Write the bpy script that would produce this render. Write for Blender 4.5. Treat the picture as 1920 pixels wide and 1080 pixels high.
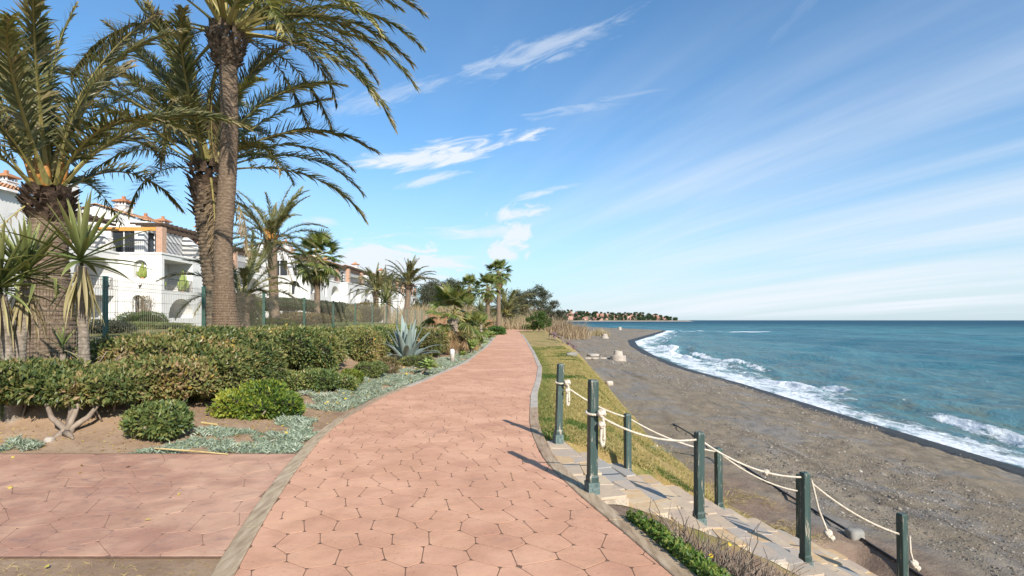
import bpy, bmesh, math, random
import numpy as np
from mathutils import Vector, Matrix, Euler

# ---------------------------------------------------------------- clear, camera, world, sun, exposure
for o in list(bpy.data.objects): bpy.data.objects.remove(o, do_unlink=True)
SC = bpy.context.scene
COL = SC.collection
R = math.radians
EYE = 1.6
FPX = 1000.0            # focal length in photo pixels (photo 1920 wide)
cam_d = bpy.data.cameras.new('camera'); cam = bpy.data.objects.new('camera', cam_d); COL.objects.link(cam)
cam.location = (0, 0, EYE); cam.rotation_euler = (R(90), 0, 0)
cam_d.sensor_width = 36; cam_d.lens = 36*FPX/1920; cam_d.shift_y = 60/1920
cam_d.clip_start = 0.05; cam_d.clip_end = 20000
SC.camera = cam

SUN_EL = R(31.5); SUN_AZ = math.atan2(0.46, -0.89)      # azimuth from +Y towards +X
sun_dir = Vector((math.sin(SUN_AZ)*math.cos(SUN_EL), math.cos(SUN_AZ)*math.cos(SUN_EL), math.sin(SUN_EL)))
sd = bpy.data.lights.new('sun', 'SUN'); sd.energy = 5.0; sd.angle = R(0.53); sd.color = (1.0, 0.94, 0.85)
sun = bpy.data.objects.new('sun', sd); COL.objects.link(sun)
sun.rotation_euler = (-sun_dir).to_track_quat('-Z', 'Y').to_euler()
sun.location = (20, -30, 40)
SC.view_settings.view_transform = 'Standard'; SC.view_settings.look = 'None'
SC.view_settings.exposure = 0.56; SC.view_settings.gamma = 1
SC.view_settings.use_curve_mapping = False
SC.cycles.max_bounces = 6; SC.cycles.diffuse_bounces = 3; SC.cycles.glossy_bounces = 3
SC.cycles.transmission_bounces = 3; SC.cycles.transparent_max_bounces = 6
SC.cycles.use_adaptive_sampling = True; SC.cycles.adaptive_threshold = 0.012
SC.cycles.use_denoising = True

class G_:
    """tiny node-graph helper"""
    def __init__(s, nt): s.nt = nt; nt.nodes.clear()
    def n(s, t, ins=None, **kw):
        nd = s.nt.nodes.new(t)
        for k, v in kw.items(): setattr(nd, k, v)
        for k, v in (ins or {}).items():
            if isinstance(v, bpy.types.NodeSocket): s.nt.links.new(v, nd.inputs[k])
            elif v is not None: nd.inputs[k].default_value = v
        return nd
    def m(s, op, a, b=None, c=None, clamp=False):
        ins = {0: a}
        if b is not None: ins[1] = b
        if c is not None: ins[2] = c
        return s.n('ShaderNodeMath', ins, operation=op, use_clamp=clamp).outputs[0]
    def mix(s, f, a, b, bt='MIX'):
        nd = s.n('ShaderNodeMix', data_type='RGBA', blend_type=bt)
        for i, v in ((0, f), (6, a), (7, b)):
            if isinstance(v, bpy.types.NodeSocket): s.nt.links.new(v, nd.inputs[i])
            elif i == 0: nd.inputs[i].default_value = v
            else: nd.inputs[i].default_value = (*v[:3], 1)
        return nd.outputs[2]
    def sstep(s, x, lo, hi):
        return s.n('ShaderNodeMapRange', {0: x, 1: lo, 2: hi, 3: 0.0, 4: 1.0}, interpolation_type='SMOOTHSTEP').outputs[0]
    def ramp(s, f, stops, interp='LINEAR'):
        nd = s.n('ShaderNodeValToRGB', {0: f}); cr = nd.color_ramp; cr.interpolation = interp
        while len(cr.elements) < len(stops): cr.elements.new(0.5)
        for e, (p, c) in zip(cr.elements, stops): e.position = p; e.color = (*c[:3], 1)
        return nd.outputs[0]
    def noise(s, vec, scale, detail=4, rough=0.55, dist=0.0):
        return s.n('ShaderNodeTexNoise', {'Vector': vec, 'Scale': scale, 'Detail': detail, 'Roughness': rough, 'Distortion': dist}).outputs[0]

def build_world():
    w = bpy.data.worlds.new('World'); SC.world = w; w.use_nodes = True
    g = G_(w.node_tree)
    sky = g.n('ShaderNodeTexSky', sky_type='NISHITA', sun_disc=False, sun_elevation=SUN_EL, sun_rotation=SUN_AZ,
              altitude=0, air_density=1.0, dust_density=0.6, ozone_density=2.4).outputs[0]
    tc = g.n('ShaderNodeTexCoord').outputs['Generated']
    sep = g.n('ShaderNodeSeparateXYZ', {0: tc}).outputs
    az = g.m('MULTIPLY', g.m('ARCTAN2', sep[0], sep[1]), 57.2958)
    el = g.m('MULTIPLY', g.m('ARCSINE', sep[2]), 57.2958)
    zz = g.m('ADD', g.m('MAXIMUM', sep[2], 0.0), 0.10)
    px = g.m('DIVIDE', sep[0], zz); py = g.m('DIVIDE', sep[1], zz)
    # streaky cirrus in a layer overhead: streaks run away from the viewer, slightly to the right
    def plane(ang, sx, sy, off):
        c, s_ = math.cos(R(ang)), math.sin(R(ang))
        a = g.m('ADD', g.m('MULTIPLY', px, c*sx), g.m('MULTIPLY', py, -s_*sx))
        b = g.m('ADD', g.m('MULTIPLY', px, s_*sy), g.m('MULTIPLY', py, c*sy))
        return g.n('ShaderNodeCombineXYZ', {0: a, 1: b, 2: off}).outputs[0]
    c1 = g.noise(plane(-27, 0.62, 0.10, 3.1), 1.0, 5, 0.56, 0.25)
    c2 = g.noise(plane(-22, 2.6, 0.28, 7.7), 1.0, 4, 0.6, 0.3)
    cir = g.m('ADD', g.m('MULTIPLY', c1, 0.72), g.m('MULTIPLY', c2, 0.28))
    veil = g.sstep(cir, 0.36, 0.78)
    # the veil is thick low over the sea, thin overhead
    lo = g.sstep(el, 34.0, 6.0)
    right = g.sstep(az, -12.0, 22.0)
    veil = g.m('MULTIPLY', veil, g.m('ADD', g.m('MULTIPLY', g.m('MULTIPLY', lo, right), 1.22), 0.08))
    tot = veil
    # single wisps and small heaps: centre az, el, half length, half height (deg), tilt, strength, noise scale, threshold
    clouds = [(-7.4, 17.2, 15.5, 2.1, 12, 1.6, 9, .36), (-9.5, 14.4, 8.0, .9, 14, .8, 9, .42), (3.6, 13.5, 6.6, .75, 10, .95, 10, .40),
              (3.0, 26.6, 15.0, 2.2, 15, .55, 8, .42), (8.0, 21.6, 12.0, 1.0, 6, .40, 8, .42), (-14, 22.0, 11.0, 1.8, 18, .42, 8, .42),
              (.8, 11.4, 4.9, 1.6, 6, 1.3, 17, .33), (-.8, 7.3, 4.8, 2.0, 18, 1.8, 20, .32), (.6, 9.3, 2.9, 1.9, 0, 1.7, 22, .30),
              (-6.0, 9.2, 11.0, 1.3, 3, .85, 12, .38), (-12.6, 5.6, 11.0, 4.2, -4, 3.0, 12, .30), (-19.5, 9.9, 3.0, .9, 0, .8, 14, .36),
              (-6.0, 6.6, 5.0, .8, 0, .6, 12, .38), (29.0, 27.5, 11.0, 1.3, 38, .13, 8, .42)]
    dirv = g.n('ShaderNodeVectorMath', {0: tc, 'Scale': 1.0}, operation='SCALE').outputs[0]
    for i, (a0, e0, la, le, tilt, st, ns, th) in enumerate(clouds):
        da = g.m('SUBTRACT', az, a0); de = g.m('SUBTRACT', el, e0)
        c, s_ = math.cos(R(tilt)), math.sin(R(tilt))
        u = g.m('DIVIDE', g.m('ADD', g.m('MULTIPLY', da, c), g.m('MULTIPLY', de, s_)), la)
        v = g.m('DIVIDE', g.m('SUBTRACT', g.m('MULTIPLY', de, c), g.m('MULTIPLY', da, s_)), le)
        r2 = g.m('ADD', g.m('MULTIPLY', u, u), g.m('MULTIPLY', v, v))
        f = g.m('EXPONENT', g.m('MULTIPLY', r2, -1.1))
        puff = le > .9 and la < 5
        vec = g.n('ShaderNodeCombineXYZ', {0: g.m('MULTIPLY', u, la*(.42 if puff else .16)), 1: g.m('MULTIPLY', v, le*(.55 if puff else .85)), 2: float(i*3.7)}).outputs[0]
        nz = g.noise(vec, 1.0, 5, 0.62, 0.9)
        f = g.m('MULTIPLY', g.sstep(g.m('ADD', nz, g.m('MULTIPLY', g.m('SUBTRACT', f, 1.0), .62)), .24, .62), st*.86, clamp=True)
        tot = g.m('MAXIMUM', tot, f)
    tot = g.m('MULTIPLY', g.m('MINIMUM', tot, 0.94), g.sstep(sep[2], -0.01, 0.015))
    # grade the clear sky to the photograph's azure, then lay the cloud over it
    skyc = g.mix(1.0, sky, (.94, 1.36, 1.56), 'MULTIPLY')
    skyc = g.mix(g.m('MULTIPLY', g.sstep(el, 20.0, -4.0), .84), skyc, (5.3, 6.3, 7.1))
    out = g.mix(tot, skyc, (7.0, 7.5, 8.1))
    bg = g.n('ShaderNodeBackground', {0: out, 1: 0.085})
    g.n('ShaderNodeOutputWorld', {0: bg.outputs[0]})
build_world()
SC.world.cycles.sampling_method = 'MANUAL'; SC.world.cycles.sample_map_resolution = 512

# ---------------------------------------------------------------- helpers
rng = np.random.default_rng(7)
def link(o): COL.objects.link(o); return o
def mesh(name, V, F, mats=None, smooth=False, attrs=None, mi=None):
    V = np.asarray(V, dtype=np.float32).reshape(-1, 3); me = bpy.data.meshes.new(name)
    if isinstance(F, np.ndarray):
        n, k = F.shape; loops = F.ravel().astype(np.int32); starts = np.arange(n, dtype=np.int32)*k
    else:
        ln = np.fromiter((len(f) for f in F), dtype=np.int32, count=len(F)); n = len(F)
        loops = np.fromiter((i for f in F for i in f), dtype=np.int32, count=int(ln.sum()))
        starts = np.concatenate(([0], np.cumsum(ln)[:-1])).astype(np.int32)
    me.vertices.add(len(V)); me.vertices.foreach_set('co', V.ravel())
    me.loops.add(len(loops)); me.loops.foreach_set('vertex_index', loops)
    me.polygons.add(n); me.polygons.foreach_set('loop_start', starts)
    if mi is not None: me.polygons.foreach_set('material_index', np.asarray(mi, dtype=np.int32))
    me.update(calc_edges=True)
    me.polygons.foreach_set('use_smooth', np.full(n, bool(smooth)))
    for k, a in (attrs or {}).items():
        at = me.attributes.new(k, 'FLOAT', 'POINT'); at.data.foreach_set('value', np.asarray(a, dtype=np.float32).ravel())
    for m in (mats if isinstance(mats, (list, tuple)) else [mats]):
        if m is not None: me.materials.append(m)
    return me
def tag(o, label=None, cat=None, group=None, kind=None):
    if label: o['label'] = label
    if cat: o['category'] = cat
    if group: o['group'] = group
    if kind: o['kind'] = kind
    return o
def put(name, me, parent=None, loc=None, rot=None, scale=None):
    o = bpy.data.objects.new(name, me); link(o)
    if parent is not None: o.parent = parent
    if loc is not None: o.location = loc
    if rot is not None: o.rotation_euler = rot
    if scale is not None: o.scale = (scale,)*3 if isinstance(scale, (int, float)) else scale
    return o
def thing(name, label, cat, loc=(0, 0, 0), group=None, rz=0):
    o = bpy.data.objects.new(name, None); link(o); o.location = loc; o.rotation_euler = (0, 0, rz); o.empty_display_size = .2
    return tag(o, label, cat, group)

class MB:
    """collects shapes, builds one mesh"""
    def __init__(s): s.V = []; s.F = []; s.mi = []; s.k = 0
    def add(s, V, F, m=0):
        b = s.k; V = np.asarray(V, float).reshape(-1, 3); s.V.append(V); s.k += len(V)
        for f in F: s.F.append([i+b for i in f]); s.mi.append(m)
        return s
    def box(s, lo, hi, m=0, rz=0, c=None):
        x0, y0, z0 = lo; x1, y1, z1 = hi
        V = np.array([(x0,y0,z0),(x1,y0,z0),(x1,y1,z0),(x0,y1,z0),(x0,y0,z1),(x1,y0,z1),(x1,y1,z1),(x0,y1,z1)], float)
        if rz:
            c = c if c is not None else ((x0+x1)/2, (y0+y1)/2)
            d = V[:, :2]-np.array(c); ca, sa = math.cos(rz), math.sin(rz)
            V[:, 0] = c[0]+d[:, 0]*ca-d[:, 1]*sa; V[:, 1] = c[1]+d[:, 0]*sa+d[:, 1]*ca
        return s.add(V, [(0,3,2,1),(4,5,6,7),(0,1,5,4),(1,2,6,5),(2,3,7,6),(3,0,4,7)], m)
    def tube(s, pts, rad, n=8, m=0, cap=True):
        pts = [Vector(p) for p in pts]; rad = rad if hasattr(rad, '__len__') else [rad]*len(pts)
        V = []; up = Vector((0, 0, 1)); px = None
        for i, p in enumerate(pts):
            t = (pts[min(i+1, len(pts)-1)]-pts[max(i-1, 0)]).normalized()
            if px is None:
                a = up if abs(t.dot(up)) < .95 else Vector((1, 0, 0)); px = a.cross(t).normalized()
            px = (px-t*px.dot(t)).normalized(); py = t.cross(px)
            for j in range(n):
                a = 2*math.pi*j/n; V.append(p+(px*math.cos(a)+py*math.sin(a))*rad[i])
        F = [(i*n+j, i*n+(j+1) % n, (i+1)*n+(j+1) % n, (i+1)*n+j) for i in range(len(pts)-1) for j in range(n)]
        if cap: F += [tuple(range(n-1, -1, -1)), tuple((len(pts)-1)*n+j for j in range(n))]
        return s.add(V, F, m)
    def lathe(s, prof, n=16, m=0, c=(0, 0, 0)):
        V = [(c[0]+r*math.cos(2*math.pi*j/n), c[1]+r*math.sin(2*math.pi*j/n), c[2]+z) for r, z in prof for j in range(n)]
        F = [(i*n+j, i*n+(j+1) % n, (i+1)*n+(j+1) % n, (i+1)*n+j) for i in range(len(prof)-1) for j in range(n)]
        F += [tuple(range(n-1, -1, -1)), tuple((len(prof)-1)*n+j for j in range(n))]
        return s.add(V, F, m)
    def me(s, name, mats, smooth=False): return mesh(name, np.concatenate(s.V), s.F, mats, smooth, mi=s.mi)
    def build(s, name, mats, parent=None, smooth=False, loc=None, rot=None):
        return put(name, s.me(name, mats, smooth), parent, loc, rot)

def _h(ix, iy, seed):
    n = (ix*374761393+iy*668265263+seed*974634777) & 0xffffffff
    n = ((n ^ (n >> 13))*1274126177) & 0xffffffff
    return ((n ^ (n >> 16)) & 0xffff)/65535.0
def vnoise(x, y, seed=0):
    x = np.asarray(x, float); y = np.asarray(y, float)
    ix = np.floor(x).astype(np.int64); iy = np.floor(y).astype(np.int64); fx = x-ix; fy = y-iy
    fx = fx*fx*(3-2*fx); fy = fy*fy*(3-2*fy)
    a = _h(ix, iy, seed); b = _h(ix+1, iy, seed); c = _h(ix, iy+1, seed); d = _h(ix+1, iy+1, seed)
    return (a*(1-fx)+b*fx)*(1-fy)+(c*(1-fx)+d*fx)*fy
def fbm(x, y, seed=0, o=4):
    v = 0; a = .5; t = 0
    for i in range(o): v = v+a*vnoise(np.asarray(x)*2**i+i*17.3, np.asarray(y)*2**i-i*9.1, seed+i); t += a; a *= .5
    return v/t
def sm(lo, hi, x):
    t = np.clip((np.asarray(x, float)-lo)/(hi-lo), 0, 1); return t*t*(3-2*t)

# ---------------------------------------------------------------- the lie of the land
_Y = np.arange(-12, 460, .1)
def curve(ys, xs, k):
    v = np.interp(_Y, ys, xs); ker = np.hanning(k*2+3); ker /= ker.sum()
    v = np.convolve(np.pad(v, k+1, mode='edge'), ker, 'valid')
    return lambda y: np.interp(y, _Y, v)
PL = curve([-12, 0, 2.5, 3.33, 4.5, 5.71, 7.2, 8.65, 11, 13.9, 20, 32, 80, 115, 160, 460], [-.9, -1.0, -1.5, -1.73, -2.03, -2.29, -2.56, -2.68, -2.62, -2.25, -1.66, -1.45, -1.6, -2.4, -9, -60], 8)
PR = curve([-12, 0, 2.5, 3.33, 4.03, 4.65, 5.56, 6.15, 7.5, 8.42, 11.4, 14, 17.8, 26.7, 45.7, 80, 115, 160, 460], [2.2, 1.8, 1.2, .98, .82, .64, .44, .34, .27, .27, .40, .62, .86, .98, 1.05, 1.0, .2, -6, -57], 6)
SHORE = curve([-12, 14, 22, 34, 45, 62, 82, 102, 140, 185, 205, 216, 228, 260, 300, 345, 400, 460], [14.0, 14.1, 14.3, 14.8, 14.8, 16.5, 19.5, 23.5, 37, 53, 59.5, 60, 57, 50, 46, 42, 22, -6], 12)
WFL = curve([-12, 4.6, 7, 9, 12, 16, 30, 60, 110, 200, 460], [.03, .03, .2, .45, .95, 1.25, 1.9, 3.2, 4.5, 12, 14], 6)
WSL = curve([-12, 7, 9, 14, 20, 30, 60, 460], [4.1, 3.9, 3.0, 1.8, 1.7, 1.9, 2.6, 4], 6)
KW = .145
SEA = -2.5
FX = -7.0                         # fence line
def FOOT(y): return np.minimum(PR(y)+KW+WFL(y)+WSL(y), SHORE(y)-6)
SO = np.array((.62, 5.92)); SA = R(9); SE1 = np.array((math.cos(SA), math.sin(SA))); SE2 = np.array((-math.sin(SA), math.cos(SA)))
def height(x, y, rough=True):
    x = np.asarray(x, float); y = np.asarray(y, float)
    pl = PL(y); pr = PR(y); s = pl-x
    zf = sm(6.35, 8.6, y)*(.80+.24*sm(8.5, 14, y))
    zl = np.where(s > 0, .10*np.clip(s-.2, 0, 2.6)*sm(6.3, 7.8, y)+np.maximum(zf-.26, 0)*sm(2.5, 4.4, s), 0)
    q = x-pr-KW; w = WFL(y); sl = np.maximum(FOOT(y)-pr-KW-w, .5)
    t = np.clip((q-w)/sl, 0, 1); t = .6*t+.4*t*t*(3-2*t)
    foot = FOOT(y); sh = SHORE(y)
    f = np.clip((x-foot)/np.maximum(sh-1.1-foot, 1), 0, 1)
    zb = -1.62-.70*f**1.3
    u = sh-x
    zb = np.where(u < 1.1, -2.32-(1.1-u)*.16, zb)
    zr = np.where(x > foot, zb, -1.62*t)
    z = np.where(s > 0, zl, np.where(q > 0, zr, 0.0))
    if rough:
        z = z+np.where(s > .1, (fbm(x*2.1, y*2.1, 3)-.5)*.07*sm(6.3, 7, y)*sm(.1, .8, s), 0)
        z = z+np.where(q > .1, (fbm(x*1.7, y*1.7, 5)-.5)*.10*sm(.1, .9, q)*sm(-.2, 1.2, u), 0)
        z = z+np.where((x > foot) & (u > 1), (fbm(x*.9, y*.35, 9)-.5)*.16*sm(0, 1.2, x-foot)*sm(1, 2.5, u), 0)
        z = z+np.where(x > foot, (fbm(x*5.0, y*5.0, 19, 3)-.5)*.11*sm(0, .6, x-foot)*sm(.6, 1.5, u), 0)
    z = z-.30*sm(.05, .8, q)*sm(4.75, 4.55, y)*(q > 0)*sm(6, 4, q)
    d = np.stack((x-SO[0], y-SO[1]), -1); ss = d@SE1; tt = d@SE2          # hollow under the steps
    z = z-.30*sm(-.25, .05, ss)*sm(4.9, 4.5, ss)*sm(1.22, 1.08, np.abs(tt))*(q > 0)
    return z
def H(x, y): return float(height(np.array([x]), np.array([y]))[0])
_D = np.geomspace(2.0, 430, 3000)
def ground_at(px, py):
    """where the sight line through a photo pixel meets the ground"""
    xs = (px-960)/FPX*_D; zs = EYE-(py-600)/FPX*_D; hh = height(xs, _D)
    i = int(np.argmax(zs <= hh)) if (zs <= hh).any() else len(_D)-1
    return Vector((xs[i], _D[i], hh[i]))
def at(px, py, d): return Vector(((px-960)/FPX*d, d, EYE-(py-600)/FPX*d))
# ---------------------------------------------------------------- materials
def pmat(name):
    m = bpy.data.materials.new(name); m.use_nodes = True; return m, G_(m.node_tree)
def finish(g, bsdf): g.n('ShaderNodeOutputMaterial', {0: bsdf})
def surf(name, stops, scale=3.0, rough=.8, bump=.2, bscale=20.0, detail=6, rand=.0, spec=.3, stretch=None, world=True, big=None, bdist=.01, metallic=0.0):
    """noise-coloured surface; stops = colour ramp over noise, rand = brightness spread between objects"""
    m, g = pmat(name)
    v = g.n('ShaderNodeNewGeometry').outputs['Position'] if world else g.n('ShaderNodeTexCoord').outputs['Object']
    if stretch: v = g.n('ShaderNodeMapping', {0: v, 3: stretch}).outputs[0]
    f = g.noise(v, scale, detail, .62)
    c = g.ramp(f, stops)
    if big:
        c = g.mix(g.sstep(g.noise(v, big[0], 5, .6), big[2], big[3]), c, big[1])
    if rand:
        r = g.n('ShaderNodeObjectInfo').outputs['Random']
        hsv = g.n('ShaderNodeHueSaturation', {0: g.m('ADD', g.m('MULTIPLY', r, rand*.06), .5-rand*.03), 1: g.m('ADD', g.m('MULTIPLY', r, -rand*.4), 1+rand*.2), 2: g.m('ADD', g.m('MULTIPLY', r, rand), 1-rand/2), 4: c}); c = hsv.outputs[0]
    bp = g.n('ShaderNodeBump', {'Strength': bump, 'Distance': bdist, 'Height': g.noise(v, bscale, 6, .7)}).outputs[0] if bump else None
    b = g.n('ShaderNodeBsdfPrincipled', {'Base Color': c, 'Roughness': rough, 'Specular IOR Level': spec, 'Normal': bp, 'Metallic': metallic})
    finish(g, b.outputs[0]); return m
def leafmat(name, stops, trans=.35, rough=.5, rand=.3, spec=.35):
    """leaf: colour ramp over the per-leaf tint attribute, some light comes through"""
    m, g = pmat(name)
    t = g.n('ShaderNodeAttribute', attribute_name='tint').outputs['Fac']
    c = g.ramp(t, stops)
    if rand:
        r = g.n('ShaderNodeObjectInfo').outputs['Random']
        c = g.n('ShaderNodeHueSaturation', {0: g.m('ADD', g.m('MULTIPLY', r, rand*.08), .5-rand*.04), 2: g.m('ADD', g.m('MULTIPLY', r, rand), 1-rand/2), 4: c}).outputs[0]
    b = g.n('ShaderNodeBsdfPrincipled', {'Base Color': c, 'Roughness': rough, 'Specular IOR Level': spec}).outputs[0]
    tr = g.n('ShaderNodeBsdfTranslucent', {0: g.mix(1, c, (1.1, 1.15, .6), 'MULTIPLY')}).outputs[0]
    finish(g, g.n('ShaderNodeMixShader', {0: trans, 1: b, 2: tr}).outputs[0]); return m

def stone_mat(name, cols, stain, stain_amt, rand):
    m, g = pmat(name)
    v = g.n('ShaderNodeNewGeometry').outputs['Position']
    f = g.noise(v, 2.2, 6, .65); c = g.ramp(f, cols)
    c = g.mix(g.m('MULTIPLY', g.sstep(g.noise(g.n('ShaderNodeMapping', {0: v, 3: (1, 2.2, 1)}).outputs[0], 5, 7, .68, .6), .52, .70), stain_amt), c, stain)
    c = g.mix(g.m('MULTIPLY', g.sstep(g.noise(v, 38, 4, .7), .57, .70), .5), c, tuple(x*.55 for x in stain))
    c = g.mix(g.m('MULTIPLY', g.sstep(g.noise(v, .55, 4, .6), .45, .62), .45), c, tuple(min(1, x*1.12) for x in cols[-1][1]))
    c = g.mix(g.m('MULTIPLY', g.sstep(g.noise(v, 1.3, 7, .7, .8), .55, .68), .42), c, tuple(x*.95 for x in stain))
    r = g.n('ShaderNodeObjectInfo').outputs['Random']
    c = g.n('ShaderNodeHueSaturation', {0: g.m('ADD', g.m('MULTIPLY', r, .004), .498), 2: g.m('ADD', g.m('MULTIPLY', r, rand), 1-rand/2), 4: c}).outputs[0]
    hgt = g.m('ADD', g.noise(v, 9, 8, .7, .4), g.m('MULTIPLY', g.noise(v, 55, 5, .7), .4))
    bp = g.n('ShaderNodeBump', {'Strength': .45, 'Distance': .012, 'Height': hgt}).outputs[0]
    finish(g, g.n('ShaderNodeBsdfPrincipled', {'Base Color': c, 'Roughness': .82, 'Specular IOR Level': .25, 'Normal': bp}).outputs[0]); return m
M = {}
M['paver'] = stone_mat('stamped_concrete', [(.25, (.43, .222, .138)), (.5, (.525, .280, .175)), (.78, (.60, .340, .222))], (.38, .22, .15), .5, .06)
M['paver_side'] = stone_mat('stamped_concrete_weathered', [(.25, (.32, .165, .112)), (.5, (.41, .225, .152)), (.78, (.55, .335, .225))], (.25, .155, .125), .95, .05)
M['joint'] = surf('joint_grit', [(.3, (.10, .06, .038)), (.7, (.19, .115, .075))], 14, .95, .4, 60)
M['joint_side'] = surf('joint_grit_side', [(.3, (.16, .09, .065)), (.7, (.27, .16, .11))], 14, .95, .4, 60)

def flag_mat():
    m, g = pmat('flagstone'); v = g.n('ShaderNodeNewGeometry').outputs['Position']
    r = g.n('ShaderNodeObjectInfo').outputs['Random']
    f = g.m('ADD', g.m('MULTIPLY', r, 1.0), g.m('MULTIPLY', g.m('SUBTRACT', g.noise(v, 4.2, 6, .65, .7), .5), .6))
    c = g.ramp(f, [(.0, (.36, .31, .25)), (.12, (.42, .33, .24)), (.26, (.50, .38, .26)), (.38, (.40, .31, .24)), (.52, (.52, .41, .28)), (.64, (.50, .33, .17)), (.74, (.41, .33, .26)), (.92, (.33, .305, .27))])
    c = g.mix(g.m('MULTIPLY', g.sstep(g.noise(v, 13, 6, .7), .55, .68), .5), c, (.33, .25, .19))
    bp = g.n('ShaderNodeBump', {'Strength': .5, 'Distance': .012, 'Height': g.noise(v, 12, 8, .7, .4)}).outputs[0]
    finish(g, g.n('ShaderNodeBsdfPrincipled', {'Base Color': c, 'Roughness': .75, 'Specular IOR Level': .3, 'Normal': bp}).outputs[0]); return m
M['flag'] = flag_mat()
M['mortar'] = surf('rubble_mortar', [(.3, (.30, .23, .17)), (.5, (.46, .38, .29)), (.7, (.58, .50, .40))], 7, .92, .9, 14, bdist=.03)
M['timber'] = surf('weathered_timber', [(.3, (.23, .155, .095)), (.5, (.37, .27, .175)), (.7, (.47, .365, .25))], 3.2, .85, .5, 30, rand=.2, stretch=(9, 1.2, 9))
M['concrete'] = surf('pale_concrete', [(.3, (.30, .255, .21)), (.7, (.47, .41, .345))], 5, .9, .4, 30, rand=.15)

def paint_post():
    m, g = pmat('peeling_green_paint'); v = g.n('ShaderNodeNewGeometry').outputs['Position']
    vs = g.n('ShaderNodeMapping', {0: v, 3: (22, 22, 2.6)}).outputs[0]
    n1 = g.noise(vs, 1.6, 7, .68, .2)
    c = g.ramp(g.noise(vs, .8, 4, .6), [(.3, (.022, .042, .036)), (.7, (.052, .084, .074))])
    c = g.mix(g.sstep(n1, .57, .63), c, (.30, .25, .19))
    bp = g.n('ShaderNodeBump', {'Strength': .5, 'Distance': .006, 'Height': n1}).outputs[0]
    finish(g, g.n('ShaderNodeBsdfPrincipled', {'Base Color': c, 'Roughness': .5, 'Specular IOR Level': .4, 'Normal': bp}).outputs[0]); return m
M['post'] = paint_post()
M['bracket'] = surf('galvanised_bracket', [(.3, (.05, .085, .08)), (.7, (.15, .19, .18))], 25, .6, .2, 60)
M['rope'] = surf('bleached_rope', [(.3, (.40, .34, .26)), (.7, (.62, .55, .45))], 30, .9, .3, 120)
M['hose'] = surf('black_pipe', [(.3, (.012, .012, .013)), (.7, (.03, .03, .03))], 10, .45, 0)

def ground_mat(name, base, alts, bump=.6, bsc=18, bdist=.03, rough=.95, attr=None):
    """base ramp + list of (noise scale, colour, lo, hi, amount)"""
    m, g = pmat(name); v = g.n('ShaderNodeNewGeometry').outputs['Position']
    c = g.ramp(g.noise(v, 1.6, 8, .68), base)
    for sc, col, lo, hi, amt in alts:
        c = g.mix(g.m('MULTIPLY', g.sstep(g.noise(v, sc, 6, .66, .3), lo, hi), amt), c, col)
    hgt = g.m('ADD', g.noise(v, bsc, 8, .75), g.m('MULTIPLY', g.noise(v, bsc*5, 4, .7), .35))
    bp = g.n('ShaderNodeBump', {'Strength': bump, 'Distance': bdist, 'Height': hgt}).outputs[0]
    rg = rough
    if attr is True:     # tide lines along the shore
        vt = g.n('ShaderNodeMapping', {0: v, 3: (1.5, .07, 1)}).outputs[0]
        c = g.mix(g.m('MULTIPLY', g.sstep(g.noise(vt, 1.0, 7, .68, .6), .55, .66), .7), c, (.085, .068, .05))
        vt = g.n('ShaderNodeMapping', {0: v, 3: (.5, .06, 1)}).outputs[0]
        c = g.mix(g.m('MULTIPLY', g.sstep(g.noise(vt, 1.0, 6, .6, .4), .52, .66), .5), c, (.30, .245, .18))
    if attr == 'earth':
        e = g.n('ShaderNodeAttribute', attribute_name='earth').outputs['Fac']
        e = g.sstep(g.m('ADD', e, g.m('MULTIPLY', g.m('SUBTRACT', g.noise(v, 2.2, 6, .7), .5), .9)), .35, .65)
        c = g.mix(e, c, g.ramp(g.noise(v, 5, 6, .7), [(.3, (.16, .10, .07)), (.7, (.33, .235, .165))]))
    elif attr:            # wet sand by the water
        a = g.n('ShaderNodeAttribute', attribute_name='wet').outputs['Fac']
        a = g.sstep(g.m('ADD', a, g.m('MULTIPLY', g.m('SUBTRACT', g.noise(v, 1.6, 6, .65), .5), .5)), .42, .56)
        c = g.mix(a, c, (.030, .026, .022)); rg = g.m('SUBTRACT', rough, g.m('MULTIPLY', a, .45))
        e = g.n('ShaderNodeAttribute', attribute_name='earth').outputs['Fac']
        c = g.mix(e, c, g.ramp(g.noise(v, 2.5, 6, .7), [(.3, (.17, .105, .075)), (.7, (.30, .21, .155))]))
    finish(g, g.n('ShaderNodeBsdfPrincipled', {'Base Color': c, 'Roughness': rg, 'Specular IOR Level': .25, 'Normal': bp}).outputs[0]); return m
M['soil'] = ground_mat('garden_soil', [(.25, (.20, .125, .075)), (.5, (.31, .205, .13)), (.75, (.42, .30, .20))], [(9, (.16, .10, .06), .56, .7, .6), (30, (.48, .38, .27), .62, .72, .6), (.9, (.36, .24, .15), .5, .65, .5)])
M['lawn'] = ground_mat('lawn_turf', [(.25, (.10, .105, .03)), (.5, (.18, .165, .05)), (.75, (.27, .22, .08))], [(.5, (.30, .23, .10), .52, .66, .8), (14, (.08, .095, .025), .55, .7, .6)], .8, 40)
M['bank'] = ground_mat('dry_grass_bank', [(.25, (.24, .165, .06)), (.5, (.36, .25, .095)), (.75, (.45, .33, .14))], [(.7, (.13, .16, .04), .50, .62, .9), (11, (.18, .115, .055), .56, .70, .6), (1.9, (.24, .16, .095), .58, .68, .7), (40, (.50, .40, .20), .6, .7, .5)], .9, 35, .04, attr='earth')
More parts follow.
